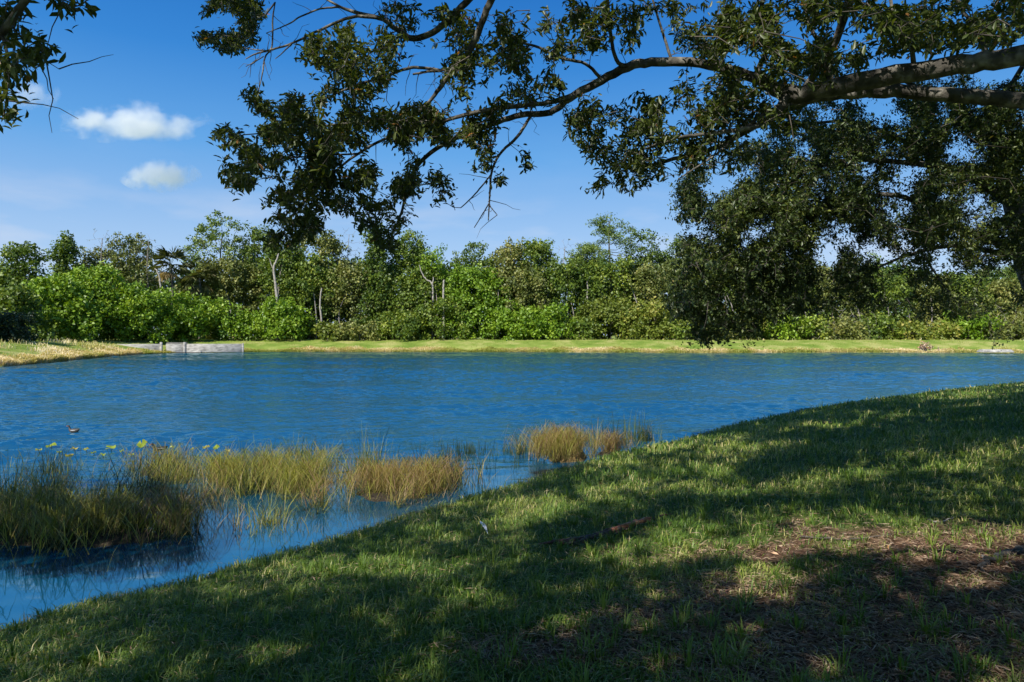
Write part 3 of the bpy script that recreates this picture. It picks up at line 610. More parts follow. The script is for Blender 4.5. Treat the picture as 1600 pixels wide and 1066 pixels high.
o_ = np.arange(n)[:, None, None] * 5; Tg = (np.array([[0, 1, 2], [0, 2, 3], [3, 2, 4]])[None] + o_).reshape(-1, 3)
vg = .34 + (big - .5) * .9 + rng.normal(size=n) * .14 + lit * .22; dry = rng.random(n) < .10 + .25 * lit + .25 * (big > .58); vg = np.clip(vg, .02, .72); vg[dry] = rng.uniform(.70, .95, dry.sum()); H[dry & (H > .07)] *= .7
def tufts(nt_):
    r = np.exp(rng.uniform(math.log(1.9), math.log(16), nt_)); t = rng.uniform(-46, 42, nt_) * math.pi / 180; x, y = r * np.sin(t), r * np.cos(t); sd = sdist(x, y); ok = (sd > .2) & isnear(x, y); x, y, r = x[ok], y[ok], r[ok]
    k = 20; n = len(x) * k; i = np.repeat(np.arange(len(x)), k); a = rng.uniform(0, 6.28, n); q = np.abs(rng.normal(size=n)) * .035; X, Y = x[i] + np.cos(a) * q, y[i] + np.sin(a) * q
    B = np.stack([X, Y, hgt(X, Y) - .004], -1); H = rng.uniform(.06, .17, n) * (.6 + .7 * rng.random(len(x))[i]); Wd = rng.uniform(.005, .010, n) * np.maximum(1, r[i] / 7); ln = np.stack([np.cos(a), np.sin(a), np.zeros(n)], -1); le = rng.uniform(.2, 1.1, n)[:, None]
    sd_ = np.stack([-np.sin(a), np.cos(a), np.zeros(n)], -1) * Wd[:, None]; Hh = H[:, None]; p1 = B + (np.array([0, 0, .6]) + ln * .3 * le) * Hh; p2 = B + (np.array([0, 0, 1.]) * (1 - .3 * le) + ln * .9 * le) * Hh
    V = np.stack([B - sd_ * .4, B + sd_ * .4, p1 + sd_ * .45, p1 - sd_ * .45, p2], 1).reshape(-1, 3); T = (np.array([[0, 1, 2], [0, 2, 3], [3, 2, 4]])[None] + np.arange(n)[:, None, None] * 5).reshape(-1, 3)
    v = np.clip(rng.uniform(.2, .6, len(x))[i] + rng.normal(size=n) * .1, 0, .9); return V, T, np.repeat(v, 5)
go = mk("lawn_grass", [(Vg, Tg, np.repeat(vg, 5)), tufts(1300)], M['grass']); tag(go, "coarse green lawn grass on the sloping near bank", "grass", kind="stuff")
print("blades", n)

nL = 90000
r_ = np.exp(rng.uniform(math.log(1.7), math.log(30), nL)); th = rng.uniform(-50, 46, nL) * math.pi / 180
X_, Y_ = r_ * np.sin(th), r_ * np.cos(th); sd = sdist(X_, Y_); Pl = np.stack([X_, Y_, hgt(X_, Y_, sd)], -1); lit = litter(Pl)
ok = (sd > .3) & isnear(X_, Y_) & (rng.random(nL) < .55 * lit + .03); Pl = Pl[ok]; r_ = r_[ok]; n = len(Pl)
Pl[:, 2] += rng.uniform(.003, .022, n); a = rng.uniform(0, 2 * math.pi, n)
D = np.stack([np.cos(a), np.sin(a), rng.normal(size=n) * .22], -1); L = rng.uniform(.028, .065, n) * np.maximum(1, r_ / 8)
k_ = rng.integers(0, n, 26000); Ps = Pl[k_] + np.c_[rng.normal(size=(26000, 2)) * .12, rng.uniform(.0, .02, 26000)]; a = rng.uniform(0, 6.28, 26000)
straw = leaves(Ps, np.stack([np.cos(a), np.sin(a), rng.normal(size=26000) * .2], -1), nrm(np.array([0, 0, 1.]) + rng.normal(size=(26000, 3)) * .4), rng.uniform(.03, .12, 26000), rng.uniform(.003, .006, 26000), rng.uniform(.55, .94, 26000), False, .1)
lo = mk("leaf_litter", [leaves(Pl, D, nrm(np.array([0, 0, 1.]) + rng.normal(size=(n, 3)) * .35), L, L * rng.uniform(.22, .4, n), np.clip(rng.beta(1.6, 2, n), 0, 1), True, .25), straw], M['litter'])
tag(lo, "fallen brown oak leaves scattered over bare soil and thin grass", "leaf litter", kind="stuff")

# ------------------------------------------------------------------ far bank: trees and bushes, each its own thing
def cards(C, rc, k, s0, vb, zflat=1.0, out=.7, wr=.7):
    """leaf clumps: k leaf cards through each clump"""
    n = len(C); m = n * k; rc = np.repeat(np.broadcast_to(rc, (n,)), k)
    d = rdir(m); rad = rng.random(m) ** .45
    P_ = np.repeat(C, k, 0) + d * (rc * rad)[:, None] * np.array([1, 1, zflat])
    D = nrm(d * .7 + rdir(m) * .9 + np.array([0, 0, -.15])); nn = nrm(d * out + rng.normal(size=(m, 3)) * .6 + np.array([0, 0, .35]))
    L = rng.uniform(.6, 1.25, m) * s0; v = np.clip(np.repeat(np.broadcast_to(vb, (n,)), k) + rng.normal(size=m) * .16, 0, 1)
    return leaves(P_ - D * L[:, None] * .5, D, nn, L, L * wr, v, False, .1)
def far_xy(px, D): return (px - 800) / F * D
def zat(py, D): return CAMZ + (524 - py) / F * D
CARD = .50
def far_tree(px, top, hw, D, kind, mt, label, vb=.45, cat=None, group=None):
    x = far_xy(px, D); b = gz(x, D); top -= (2 if kind == 'bush' else 17); zt = zat(top, D); H = zt - b; R = hw * 1.08 / F * D
    nm = {'bush': 'bush', 'pine': 'pine_tree', 'palm': 'palm_tree', 'bare': 'bare_tree', 'vine': 'vine_covered_tree', 'oak': 'broadleaf_tree', 'cone': 'broadleaf_tree'}[kind]
    root = empty(nm, (x, D, b - .1), label, cat or ('bush' if kind == 'bush' else 'tree'), group)
    c0 = np.array([x, D, b])
    if kind in ('bush', 'vine', 'cone'):
        m = int(np.clip(R * 2 * H * 1.25, 16, 260)); zz = rng.random(m) ** .9
        if kind == 'bush': prof = np.sqrt(np.clip(1 - (np.maximum(zz - .30, 0) / .74) ** 2, .02, 1)) * (.86 + .14 * np.minimum(zz / .15, 1))
        elif kind == 'cone': prof = np.clip(1.02 - zz, .06, 1) ** .7
        else: prof = (.72 + .5 * vnoise(zz * 3 + px, zz * 0, 1, 9, 2)) * np.sqrt(np.clip(1 - np.maximum(zz - .70, 0) ** 2 / .11, .2, 1))
        a = rng.uniform(0, 2 * math.pi, m); q = rng.random(m) ** .35
        C = c0 + np.stack([np.cos(a) * R * prof * q, np.sin(a) * np.minimum(R, 5) * .75 * prof * q, .25 + zz * (H - .7)], -1) + rng.normal(size=(m, 3)) * (.35 if kind == 'bush' else .55)
        if kind == 'vine': kp = ~((zz > .08) & (zz < .5) & (rng.random(m) < .45)); C = C[kp]; zz = zz[kp]; m = len(C)
        rc = rng.uniform(.8, 1.5, m)
        k = 64 if kind == 'bush' else 52; v_ = vb + rng.normal(size=m) * .16 + .10 * (zz - .5)  # clumps darken towards the base, shade put into the leaf colour
        parts = [cards(C, rc, k, CARD, v_)]
        # ragged outer shoots
        sh = C[rng.choice(m, m // 2)] + rdir(m // 2, .8) * rng.uniform(.9, 1.9, (m // 2, 1)); parts.append(cards(sh, .3, 6, CARD * .85, vb + .12))
        mk("foliage", parts, M[mt], root)
        st = [tube(curve([c0 + [dx, 0, -.2], c0 + [dx * 1.5, 0, H * .4], C[rng.integers(m)]], 4), np.linspace(.10, .03, 9)[:9], 5) for dx in ([0] if kind != 'bush' else [0])]
        if kind == 'vine':
            for dx in rng.uniform(-.8, .8, 1 + (int(px) % 2)):
                st.append(tube(curve([c0 + [dx * R, -min(R, 5) * .6, -.2], c0 + [dx * R + rng.normal() * .4, -min(R, 5) * .65, H * .35], c0 + [dx * R * .7 + rng.normal() * .8, -min(R, 5) * .3, H * rng.uniform(.6, .85)]], 4, .04), np.linspace(.13, .05, 9), 5))
        mk("trunk", st, M['greytwig'] if kind == 'vine' else M['fartrunk'], root)
    elif kind == 'oak':
        m = int(np.clip(R * 2 * H * 1.0, 34, 190)); C = []
        while len(C) < m:
            p = rng.uniform(-1, 1, 3)
            if (p ** 2).sum() > 1: continue
            C.append(p)
        C = np.array(C); nz = vnoise(C[:, 0] * 2 + px, C[:, 2] * 2, 1, 77, 2); C = C * (.78 + .5 * nz[:, None])
        C = c0 + np.array([0, 0, H * .64]) + C * np.array([R, min(R, 5) * .8, H * .37])
        tr = curve([c0 - [0, 0, .3], c0 + [R * .08, 0, H * .3], c0 + [-R * .05, 0, H * .62], c0 + [0, 0, H * .85]], 4)
        chn, _ = grow(tr, C, .09, .03, 1.0, .1)
        mk("foliage", [cards(C, rng.uniform(.7, 1.5, m), 38, CARD * .9, vb + rng.normal(size=m) * .12, .75)], M[mt], root)
        mk("trunk", [tube(tr, np.linspace(.28, .07, len(tr)), 7)] + [tube(c, r, 4) for c, r in chn], M['fartrunk'], root)
    elif kind == 'pine':
        tr = curve([c0 - [0, 0, .3], c0 + [.3, 0, H * .4], c0 + [-.1, 0, H * .8], c0 + [.2, 0, H * .97]], 4); br = [tube(tr, np.linspace(.26, .06, len(tr)), 7)]; C = []
        for i in range(28):
            t = rng.uniform(.50, .99) if i > 7 else .78 + .028 * i; a = rng.uniform(0, 2 * math.pi); L = R * (1.15 - .55 * abs(t - .72) / .28) * rng.uniform(.55, 1.0)
            s_ = c0 + np.array([0, 0, H * t * .97]); e = s_ + np.array([math.cos(a) * L, math.sin(a) * L * .7, L * rng.uniform(.05, .4)])
            if e[2] > c0[2] + H: e[2] = c0[2] + H - .3
            c = curve([s_, (s_ + e) / 2 + [0, 0, -.15 * L], e], 4, .05, i); br.append(tube(c, np.linspace(.07, .025, len(c)), 4))
            for q in (1.0, .78, .6): C.append(s_ + (e - s_) * q + rng.normal(size=3) * [.5, .4, .2])
        C.append(c0 + np.array([.2, 0, H - .4])); C = np.array(C); m = len(C)
        mk("foliage", [cards(C, rng.uniform(.9, 1.6, m), 60, .48, vb + rng.normal(size=m) * .12, .65, .3, .35)], M[mt], root)
        mk("trunk", br, M['fartrunk'], root)
    elif kind == 'palm':
        tr = curve([c0 - [0, 0, .3], c0 + [.2, 0, H * .5], c0 + [0, 0, H * .8]], 5); top_ = tr[-1]
        V_ = []
        for i in range(34):
            el = rng.uniform(-.9, 1.2); a = rng.uniform(0, 2 * math.pi); d = np.array([math.cos(a) * math.cos(el), math.sin(a) * math.cos(el), math.sin(el)]); L = R * rng.uniform(.65, .95)
            e = top_ + d * L * .6; kk = 13; sd_ = nrm(np.cross(d, [0.1, 0.1, 1.0])); u_ = np.cross(sd_, d); an = np.linspace(-1.25, 1.25, kk)
            DD = nrm(np.cos(an)[:, None] * d + np.sin(an)[:, None] * sd_ + rng.normal(size=(kk, 3)) * .08 + np.array([0, 0, -.25])); dead = el < -.5 and rng.random() < .4
            V_.append(leaves(np.repeat(e[None], kk, 0), DD, np.repeat(u_[None], kk, 0), rng.uniform(.45, .6, kk) * R, .14, np.full(kk, .95 if dead else vb + rng.normal() * .1), False, .25))
            V_.append((*leaves(top_[None], d[None], u_[None], np.array([L * .62]), .06, np.array([.6]), False, 0),))
        mk("fronds", V_, M['palm'], root); mk("trunk", [tube(tr, np.linspace(.24, .2, len(tr)), 8)], M['fartrunk'], root)
    elif kind == 'bare':
        tr = curve([c0 - [0, 0, .3], c0 + [.2, 0, H * .35], c0 + [-.2, 0, H * .65], c0 + [.1, 0, H * .9]], 4); br = [tube(tr, np.linspace(.16, .05, len(tr)), 6)]
        T = []
        while len(T) < 130:
            p = rng.uniform(-1, 1, 3)
            if (p ** 2).sum() < 1 : T.append(c0 + np.array([p[0] * R, p[1] * R * .6, H * (.70 + .30 * p[2])]))
        chn, e = grow(tr, np.array(T), .05, .016, 1.0, .10)
        mk("branches", [tube(c, r, 3) for c, r in chn], M[mt], root); mk("trunk", br, M[mt], root)
        k = rng.choice(130, 36); mk("foliage", [cards(np.array(T)[k], .28, 5, .3, .5)], M['olive'], root)
    return root

GF = "bushes along the foot of the far wood"; GT = "trees of the far wood"
FT = [
 # px, top, hw, D, kind, material, label, vb
 (20, 452, 46, 92, 'bush', 'mid', "dense bush at the far left edge above the shaded hedge", .4),
 (85, 436, 62, 100, 'bush', 'bright', "big rounded bright green bush just right of the shaded hedge", .5),
 (150, 420, 60, 108, 'bush', 'bright', "tallest bright green bush behind the pale dry grass point", .52),
 (205, 452, 52, 108, 'bush', 'bright', "bright green bush over the left end of the concrete wall", .45),
 (262, 462, 56, 114, 'bush', 'bright', "glossy green bush rising behind the posts of the concrete wall", .5),
 (318, 470, 54, 118, 'bush', 'bright', "bright bush behind the right half of the concrete wall", .55),
 (368, 494, 36, 119, 'bush', 'bright', "low green bush just right of the concrete wall's end", .5),
 (436, 472, 46, 120, 'bush', 'bright', "round bright bush below the leaning white trunk", .55),
 (512, 512, 26, 119, 'bush', 'yellow', "small low yellow green bush by the dark gap in the wood", .35),
 (563, 512, 40, 120, 'bush', 'olive', "low olive scrub right of the dark gap in the wood", .5),
 (628, 490, 42, 121, 'bush', 'mid', "mid green bush under the tall dark green spire tree", .5),
 (690, 470, 46, 122, 'bush', 'mid', "bush with tangled twigs below the broken white snags", .5),
 (742, 425, 58, 124, 'bush', 'bright', "large bright green mound taller than its neighbours at centre", .42),
 (800, 486, 44, 121, 'bush', 'bright', "low spreading green bush right of the large green mound", .5),
 (856, 480, 42, 121, 'bush', 'bright', "rounded green bush with a pale dead leaf tuft on top", .5),
 (905, 500, 34, 121, 'bush', 'mid', "low bush left of the yellowish thicket", .55),
 (955, 470, 54, 122, 'bush', 'yellow', "yellowish green thicket under the tall pine", .35),
 (1015, 478, 42, 121, 'bush', 'yellow', "yellow brown thicket left of the drooping oak crown", .5),
 (1062, 500, 32, 120, 'bush', 'mid', "low green bush at the left border of the drooping oak crown", .55),
 (1115, 498, 34, 120, 'bush', 'olive', "olive bush seen under the lowest drooping oak leaves", .5),
 (1168, 492, 36, 120, 'bush', 'yellow', "yellow green bush right of the lowest drooping oak leaves", .35),
 (1222, 488, 36, 120, 'bush', 'bright', "bright green shrub between two dark drooping oak masses", .6),
 (1268, 500, 30, 120, 'bush', 'mid', "rounded green bush left of the grey dead brush", .6),
 (1318, 502, 32, 120, 'bush', 'olive', "bush tangled with grey dead brush", .6),
 (1372, 496, 36, 121, 'bush', 'mid', "broad green bush right of the grey dead brush", .45),
 (1420, 508, 30, 120, 'bush', 'yellow', "low golden green scrub above the small brown shrub", .45),
 (1468, 506, 34, 120, 'bush', 'yellow', "low reddish yellow scrub right of the small brown shrub", .6),
 (1512, 486, 40, 121, 'bush', 'bright', "bright green bush above the pale concrete slab", .5),
 (1568, 498, 44, 121, 'bush', 'olive', "grey green bush at the far right edge above the slab", .5),
 (1640, 480, 46, 121, 'bush', 'olive', "outermost right bush of the far bank", .5),
 # the row behind
 (36, 402, 32, 112, 'vine', 'mid', "round topped dark green tree at the far left edge", .3),
 (104, 386, 27, 122, 'cone', 'mid', "pointed dark green tree left of the bare topped trees", .25),
 (0, 440, 36, 110, 'vine', 'mid', "low dark tree cut by the left edge", .25),
 (160, 372, 30, 126, 'bare', 'greytwig', "bare twiggy tree above the tallest bright bush", .5),
 (150, 398, 28, 128, 'oak', 'olive', "sparse olive tree below the bare twigs on the left", .4),
 (205, 384, 42, 128, 'oak', 'olive', "brownish tree with thinning crown left of the cabbage palm", .45),
 (232, 378, 26, 126, 'bare', 'greytwig', "bare pale topped tree just left of the cabbage palm", .5),
 (268, 402, 30, 122, 'palm', 'palm', "cabbage palm with yellow hanging dead fronds", .4),
 (312, 428, 30, 124, 'palm', 'palm', "lower pale palm tuft right of the cabbage palm", .55),
 (348, 352, 54, 132, 'oak', 'pine', "tall bright broad crowned tree left of the leaning white trunk", .62),
 (350, 425, 52, 128, 'vine', 'olive', "brushy olive growth beneath the tall bright tree", .45),
 (405, 368, 34, 134, 'oak', 'mid', "tall tree behind the leaning white trunk", .4),
 (445, 396, 34, 126, 'vine', 'mid', "vine covered tree just right of the leaning white trunk", .4),
 (498, 382, 42, 130, 'vine', 'olive', "brown topped vine tree above the dark gap", .45),
 (484, 420, 46, 126, 'vine', 'mid', "wide vine curtain hanging over the dark gap", .42),
 (545, 366, 24, 132, 'bare', 'greytwig', "slender grey dead tree standing alone against the sky", .5),
 (556, 430, 44, 127, 'vine', 'olive', "olive vine mass between the dark gap and the spire tree", .5),
 (588, 374, 25, 125, 'cone', 'mid', "tall dark green spire tree left of centre", .3),
 (640, 386, 34, 129, 'vine', 'mid', "grey green tree top just right of the spire tree", .35),
 (655, 440, 50, 126, 'vine', 'mid', "vine draped mass left of the broken white snags", .42),
 (678, 410, 22, 127, 'vine', 'bright', "narrow green tree top behind the broken white snags", .4),
 (742, 396, 42, 130, 'oak', 'mid', "spreading oak top above the large green mound", .38),
 (795, 406, 38, 128, 'vine', 'olive', "golden brown tinged tree right of the large green mound", .6),
 (838, 396, 34, 128, 'vine', 'mid', "rounded mid green tree left of the grey bare tops", .45),
 (815, 440, 50, 125, 'vine', 'olive', "olive growth hung with vines right of centre", .5),
 (882, 386, 26, 131, 'bare', 'greytwig', "grey bare tree top left of the tall pine", .5),
 (885, 425, 44, 126, 'vine', 'mid', "dark vine tree below the grey bare tops", .35),
 (952, 352, 42, 128, 'pine', 'pine', "tallest pine with layered flat tufts right of centre", .5),
 (918, 398, 28, 127, 'pine', 'pine', "smaller pine leaning against the left of the tall pine", .6),
 (950, 425, 48, 126, 'vine', 'mid', "vine clad growth at the foot of the tall pine", .5),
 (1012, 383, 36, 130, 'oak', 'mid', "dark oak just right of the tall pine", .3),
 (1058, 392, 34, 130, 'oak', 'mid', "oak top partly behind the drooping oak crown", .3),
 (1030, 430, 50, 126, 'vine', 'olive', "brown olive growth left of the drooping oak crown", .4),
 (1105, 425, 42, 127, 'vine', 'mid', "vine tree behind the left part of the drooping crown", .4),
 (1170, 430, 44, 127, 'vine', 'olive', "olive tree behind the densest part of the drooping crown", .4),
 (1235, 440, 40, 127, 'vine', 'mid', "green tree in the sky gap of the drooping crown", .5),
 (1300, 436, 42, 127, 'vine', 'olive', "tree with spanish moss right of the sky gap", .5),
 (1352, 418, 30, 130, 'oak', 'pine', "rounded bright tree top showing through the oak leaves", .5),
 (1395, 446, 42, 127, 'vine', 'mid', "green tree behind the grey dead brush", .45),
 (1450, 448, 42, 127, 'vine', 'olive', "greyish tree over the golden scrub", .55),
 (1510, 446, 40, 127, 'vine', 'mid', "tree over the bright bush by the slab", .45),
 (1588, 430, 26, 128, 'pine', 'pine', "small round topped pine at the right edge", .45),
 (1565, 458, 44, 126, 'vine', 'olive', "grey green tree at the right edge below the small pine", .6),
 (1650, 440, 46, 127, 'vine', 'mid', "outermost right tree of the far wood", .5),
]
for f in FT: far_tree(*f[:7], vb=f[7], group=GF if f[4] == 'bush' else GT)
# clipped hedge in shade at the far left and the tree whose shade it stands in
hx, hd = far_xy(14, 84), 84; hb_ = gz(hx, hd)
C = np.stack([rng.uniform(-4.6, 2.6, 260), rng.uniform(-1.2, 1.2, 260), rng.uniform(.2, 3.3, 260)], -1) + [hx, hd, hb_]
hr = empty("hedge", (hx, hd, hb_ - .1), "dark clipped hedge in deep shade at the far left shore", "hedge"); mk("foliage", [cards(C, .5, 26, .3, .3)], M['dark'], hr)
far_tree(-215, 330, 95, 74, 'oak', 'mid', "leafy tree just left of the view shading the dark hedge", vb=.4, group=GT)
far_tree(-150, 395, 60, 78, 'vine', 'mid', "vine hung tree beside the leafy tree left of the view", vb=.4, group=GT)

# the wood behind, one mass
m = 3400; x = rng.uniform(-170, 150, m); y = 141 + rng.uniform(-3, 8, m) + np.abs(x) * .02
top = 420 + 26 * (vnoise(x, y * 0, 9, 91, 2) - .5) * 2; C = np.stack([x, y, 1.9 + rng.random(m) ** .8 * (zat(top, y) - 2.6)], -1)
fo = mk("distant_wood", [cards(C, 1.9, 34, .95, .05 + rng.normal(size=m) * .08)], M['mid']); tag(fo, "dense green wood filling in behind the far trees", "wood", kind="stuff")  # darkest leaf tone, painting the deep shadow gaps behind the trees

# pale dead trunks standing among them
def snag(px_pts, D, w0, w1, label):
    P_ = at([p[0] for p in px_pts], [p[1] for p in px_pts], D); b = np.array([P_[0][0], D, gz(P_[0][0], D) - .2])
    c = curve(np.vstack([b, P_]), 5, .03, int(px_pts[0][0])); o = empty("dead_tree", b, label, "dead tree", "pale dead trunks in the far wood"); mk("trunk", [tube(c, np.linspace(w0, w1, len(c)), 7)], M['snag'], o, True); return o, c
def fork(o, px_pts, D, w0, w1):
    mk("branch", [tube(curve(at([p[0] for p in px_pts], [p[1] for p in px_pts], D), 5), np.linspace(w0, w1, 5 * (len(px_pts) - 1) + 1), 6)], M['snag'], o, True)
o, c = snag([(433, 470), (430, 440), (428, 418), (432, 408), (436, 396)], 122, .30, .12, "tall leaning white dead trunk forked at its top")
fork(o, [(429, 424), (424, 414), (421, 404)], 122, .12, .05)
o, c = snag([(251, 458), (250, 440), (246, 425), (242, 420)], 118.5, .20, .10, "short pale bent trunk below the cabbage palm")
o, c = snag([(693, 462), (693, 448), (694, 438)], 121.5, .20, .15, "short upright broken white stub right of the forked snag")
o, c = snag([(676, 450), (667, 438), (660, 428), (655, 414)], 123.5, .22, .07, "forked white snag leaning left near centre"); fork(o, [(675, 446), (677, 438), (677, 433)], 123.5, .14, .10)
o, c = snag([(918, 458), (918, 440), (924, 430)], 124, .18, .07, "thin pale trunk just left of the tall pine")
o, c = snag([(502, 500), (500, 470), (503, 450)], 123.2, .20, .12, "grey trunk standing in the dark gap of the wood")
# grey dead brush
def brush(px, py, hw, D, label):
    x = far_xy(px, D); b = gz(x, D); o = empty("dead_brush", (x, D, b - .1), label, "brush"); tr = np.array([[x, D, b + .2 * i] for i in range(5)]); R = hw / F * D
    T = np.array([[x + rng.normal() * R * .6, D - .6 + rng.normal() * .4, b + abs(rng.normal()) * (zat(py, D) - b) * .6] for _ in range(90)])
    cc, _ = grow(tr, T, .05, .02, .8, .15); mk("branches", [tube(c, r, 4) for c, r in cc], M['greytwig'], o)
brush(1300, 498, 24, 119.4, "pale grey dead brush at the foot of the wood, centre right"); brush(1348, 490, 26, 119.8, "wider tangle of grey dead branches right of the first"); brush(1560, 492, 24, 119.5, "grey dead branches by the right edge")

# ------------------------------------------------------------------ far shore fringe, wall, slab
def blades(Pb, H, W, leanv, a, v, nseg=2, droop=.25):
    n = len(Pb); ln = np.stack([np.cos(a), np.sin(a), np.zeros(n)], -1); lean = leanv[:, None]; Hh = H[:, None]
    side = np.stack([-np.sin(a + rng.normal(size=n) * .9), np.cos(a), np.zeros(n)], -1) * (W[:, None] * .5); up = np.array([0, 0, 1.])
    p1 = Pb + (up * .5 + ln * .3 * lean) * Hh; p2 = Pb + (up * .85 + ln * .75 * lean) * Hh; p3 = Pb + (up * (1 - droop * lean) + ln * 1.15 * lean) * Hh
    V = np.stack([Pb - side, Pb + side, p1 + side * .85, p1 - side * .85, p2 + side * .55, p2 - side * .55, p3], 1).reshape(-1, 3)
    T = np.array([[0, 1, 2], [0, 2, 3], [3, 2, 4], [3, 4, 5], [5, 4, 6]])[None] + np.arange(n)[:, None, None] * 7
    return V, T.reshape(-1, 3), np.repeat(v, 7)
m = 70000; x = rng.uniform(-95, 105, m); y = rng.uniform(48, 124, m); sd = sdist(x, y)
fs = np.array([onz(a, b)[:2] for a, b in far_px]); sg = rng.integers(0, len(fs) - 1, 110000); tt = rng.random(110000)[:, None]; q_ = fs[sg] * (1 - tt) + fs[sg + 1] * tt
dl_ = np.linalg.norm(fs[1:] - fs[:-1], axis=1); sg = rng.choice(len(fs) - 1, 110000, p=dl_ / dl_.sum()); q_ = fs[sg] * (1 - tt) + fs[sg + 1] * tt; tn = nrm(fs[1:] - fs[:-1])[sg]; off_ = rng.exponential(1.1, 110000) - .2
x = np.concatenate([x, q_[:, 0] + tn[:, 1] * off_ * np.where(True, 1, 1)]); y = np.concatenate([y, q_[:, 1] - tn[:, 0] * off_]); sd = sdist(x, y)
hay = (vnoise(x, y, 2.6, 71, 2)); ok = (sd > -.3) & (sd < 2.0 * (.2 + hay)) & ~isnear(x, y); ok |= (sd > 0) & (sd < 9) & (x < -44) & (y < 96) & (vnoise(x, y, 5, 72, 2) > .5) & ~isnear(x, y)
ok |= (sd > 10.0) & (sd < 12.5) & (rng.random(len(x)) < .3)
x, y, sd, hay = x[ok], y[ok], sd[ok], hay[ok]; n = len(x); Pb = np.stack([x, y, hgt(x, y, sd) - .02], -1); a = rng.uniform(0, 6.28, n)
lefty = (x < -44) & (y < 96)
Hf = rng.uniform(.15, .42, n) * np.where(lefty, 1.7, 1) * (.6 + .8 * hay); vv = np.clip(.22 + .95 * (vnoise(x, y, 3.5, 73, 2)) + rng.normal(size=n) * .12 - .12 * (sd < .5), 0, 1); vv[lefty] = np.clip(vv[lefty] + .22, 0, 1)
fr = mk("shore_grass", [blades(Pb, Hf, rng.uniform(.05, .10, n), rng.uniform(.1, .9, n), a, vv)], M['hay']); tag(fr, "pale dry grass fringing the far water's edge", "dry grass", kind="stuff")
m = 90000; x = rng.uniform(-95, 105, m); y = rng.uniform(50, 128, m); sd = sdist(x, y); ok = (sd > .8) & (sd < 17) & ~isnear(x, y); x, y, sd = x[ok], y[ok], sd[ok]; n = len(x)
fg = mk("far_bank_grass", [blades(np.stack([x, y, hgt(x, y, sd) - .02], -1), rng.uniform(.06, .16, n), rng.uniform(.04, .08, n), rng.uniform(.2, 1.2, n), rng.uniform(0, 6.28, n), np.clip(.12 + .5 * (vnoise(x, y, 4, 74, 3) - .4) + rng.normal(size=n) * .12, 0, .6))], M['hay'])
tag(fg, "mown green grass strip along the far bank", "grass", kind="stuff")

def box(c, sz, ax=None, v=.5, bev=0):
    """box with chamfered vertical edges, oriented along unit axis ax"""
    ax = np.array(ax if ax is not None else [1, 0, 0], float); ay = np.array([-ax[1], ax[0], 0]); b = min(sz[0], sz[1]) * .12
    hx_, hy_, hz_ = sz[0] / 2, sz[1] / 2, sz[2] / 2
    o = [(-hx_ + b, -hy_), (hx_ - b, -hy_), (hx_, -hy_ + b), (hx_, hy_ - b), (hx_ - b, hy_), (-hx_ + b, hy_), (-hx_, hy_ - b), (-hx_, -hy_ + b)]
    V = []
    for z in (-hz_, hz_ - b): V += [np.array(c) + ax * p + ay * q + [0, 0, z] for p, q in o]
    V += [np.array(c) + ax * p * (1 - b / hx_) + ay * q * (1 - b / hy_) + [0, 0, hz_] for p, q in o]; V = np.array(V)
    Q = [[r * 8 + i, r * 8 + (i + 1) % 8, (r + 1) * 8 + (i + 1) % 8, (r + 1) * 8 + i] for r in (0, 1) for i in range(8)]
    T = [[16, 16 + i, 17 + i] for i in range(1, 7)]; n = len(V)
    return [(V, np.array(Q), v), (V.copy(), np.array(T), v)]
def hpt(px, py, z): return onz(px, py, z)
A_ = np.array([far_xy(183, 100.5), 100.5, 0]); B_ = np.array([far_xy(381, 106.5), 106.5, 0]); axw = nrm(B_ - A_); Lw = np.linalg.norm(B_ - A_)
hw_ = empty("concrete_headwall", (A_ + B_) / 2 + [0, 0, .3], "long low weathered concrete wall with two posts on the far left shore", "wall")
def wseg(nm, t0, t1, z0, z1, th, mt, dy=0.0):
    c = A_ + axw * (t0 + t1) / 2 * Lw + np.array([0, dy, (z0 + z1) / 2]); return mk(nm, box(c, ((t1 - t0) * Lw, th, z1 - z0), axw), M[mt], hw_)
wseg("wall_panel", 0, .325, .1, 1.40, .30, 'concrete'); wseg("wall_panel", .365, .505, .1, 1.36, .28, 'concrete', .25); wseg("wall_panel", .53, .985, .1, 1.38, .30, 'concrete')
wseg("post", .325, .345, .1, 1.66, .50, 'concrete'); wseg("post", .508, .528, .1, 1.66, .50, 'concrete'); wseg("post", .985, 1.0, .1, 1.46, .40, 'concrete')
c = A_ + axw * .435 * Lw + np.array([0, .9, 1.50]); mk("grate", box(c, (.17 * Lw, 1.0, .12), axw), M['concdark'], hw_)
sp = onz(300, 549.3, .22); sl = mk("concrete_apron", box(sp, (3.4, 1.5, .25)), M['concrete']); origin(sl); tag(sl, "small flat concrete apron at the water below the wall's post", "concrete slab")
sp = onz(1555, 548.3, .42); sl = mk("concrete_slab", box(sp, (4.3, 2.2, .42)), M['concrete']); origin(sl); tag(sl, "pale concrete slab on the sandy shore at the far right", "concrete slab")
p = onz(1446, 547, .5); o = empty("shrub", p, "small lone brown shrub on the far grass strip", "shrub")
C = p + np.stack([rng.normal(size=40) * .75, rng.normal(size=40) * .4, np.abs(rng.normal(size=40)) * .38 + .1], -1); mk("foliage", [cards(C, .3, 16, .22, .75)], M['litter'], o); mk("stem", [tube(np.array([p - [0, 0, .2], p + [0, 0, .3], c_]), [.04, .03, .02], 4) for c_ in C[:9]], M['twig'], o)

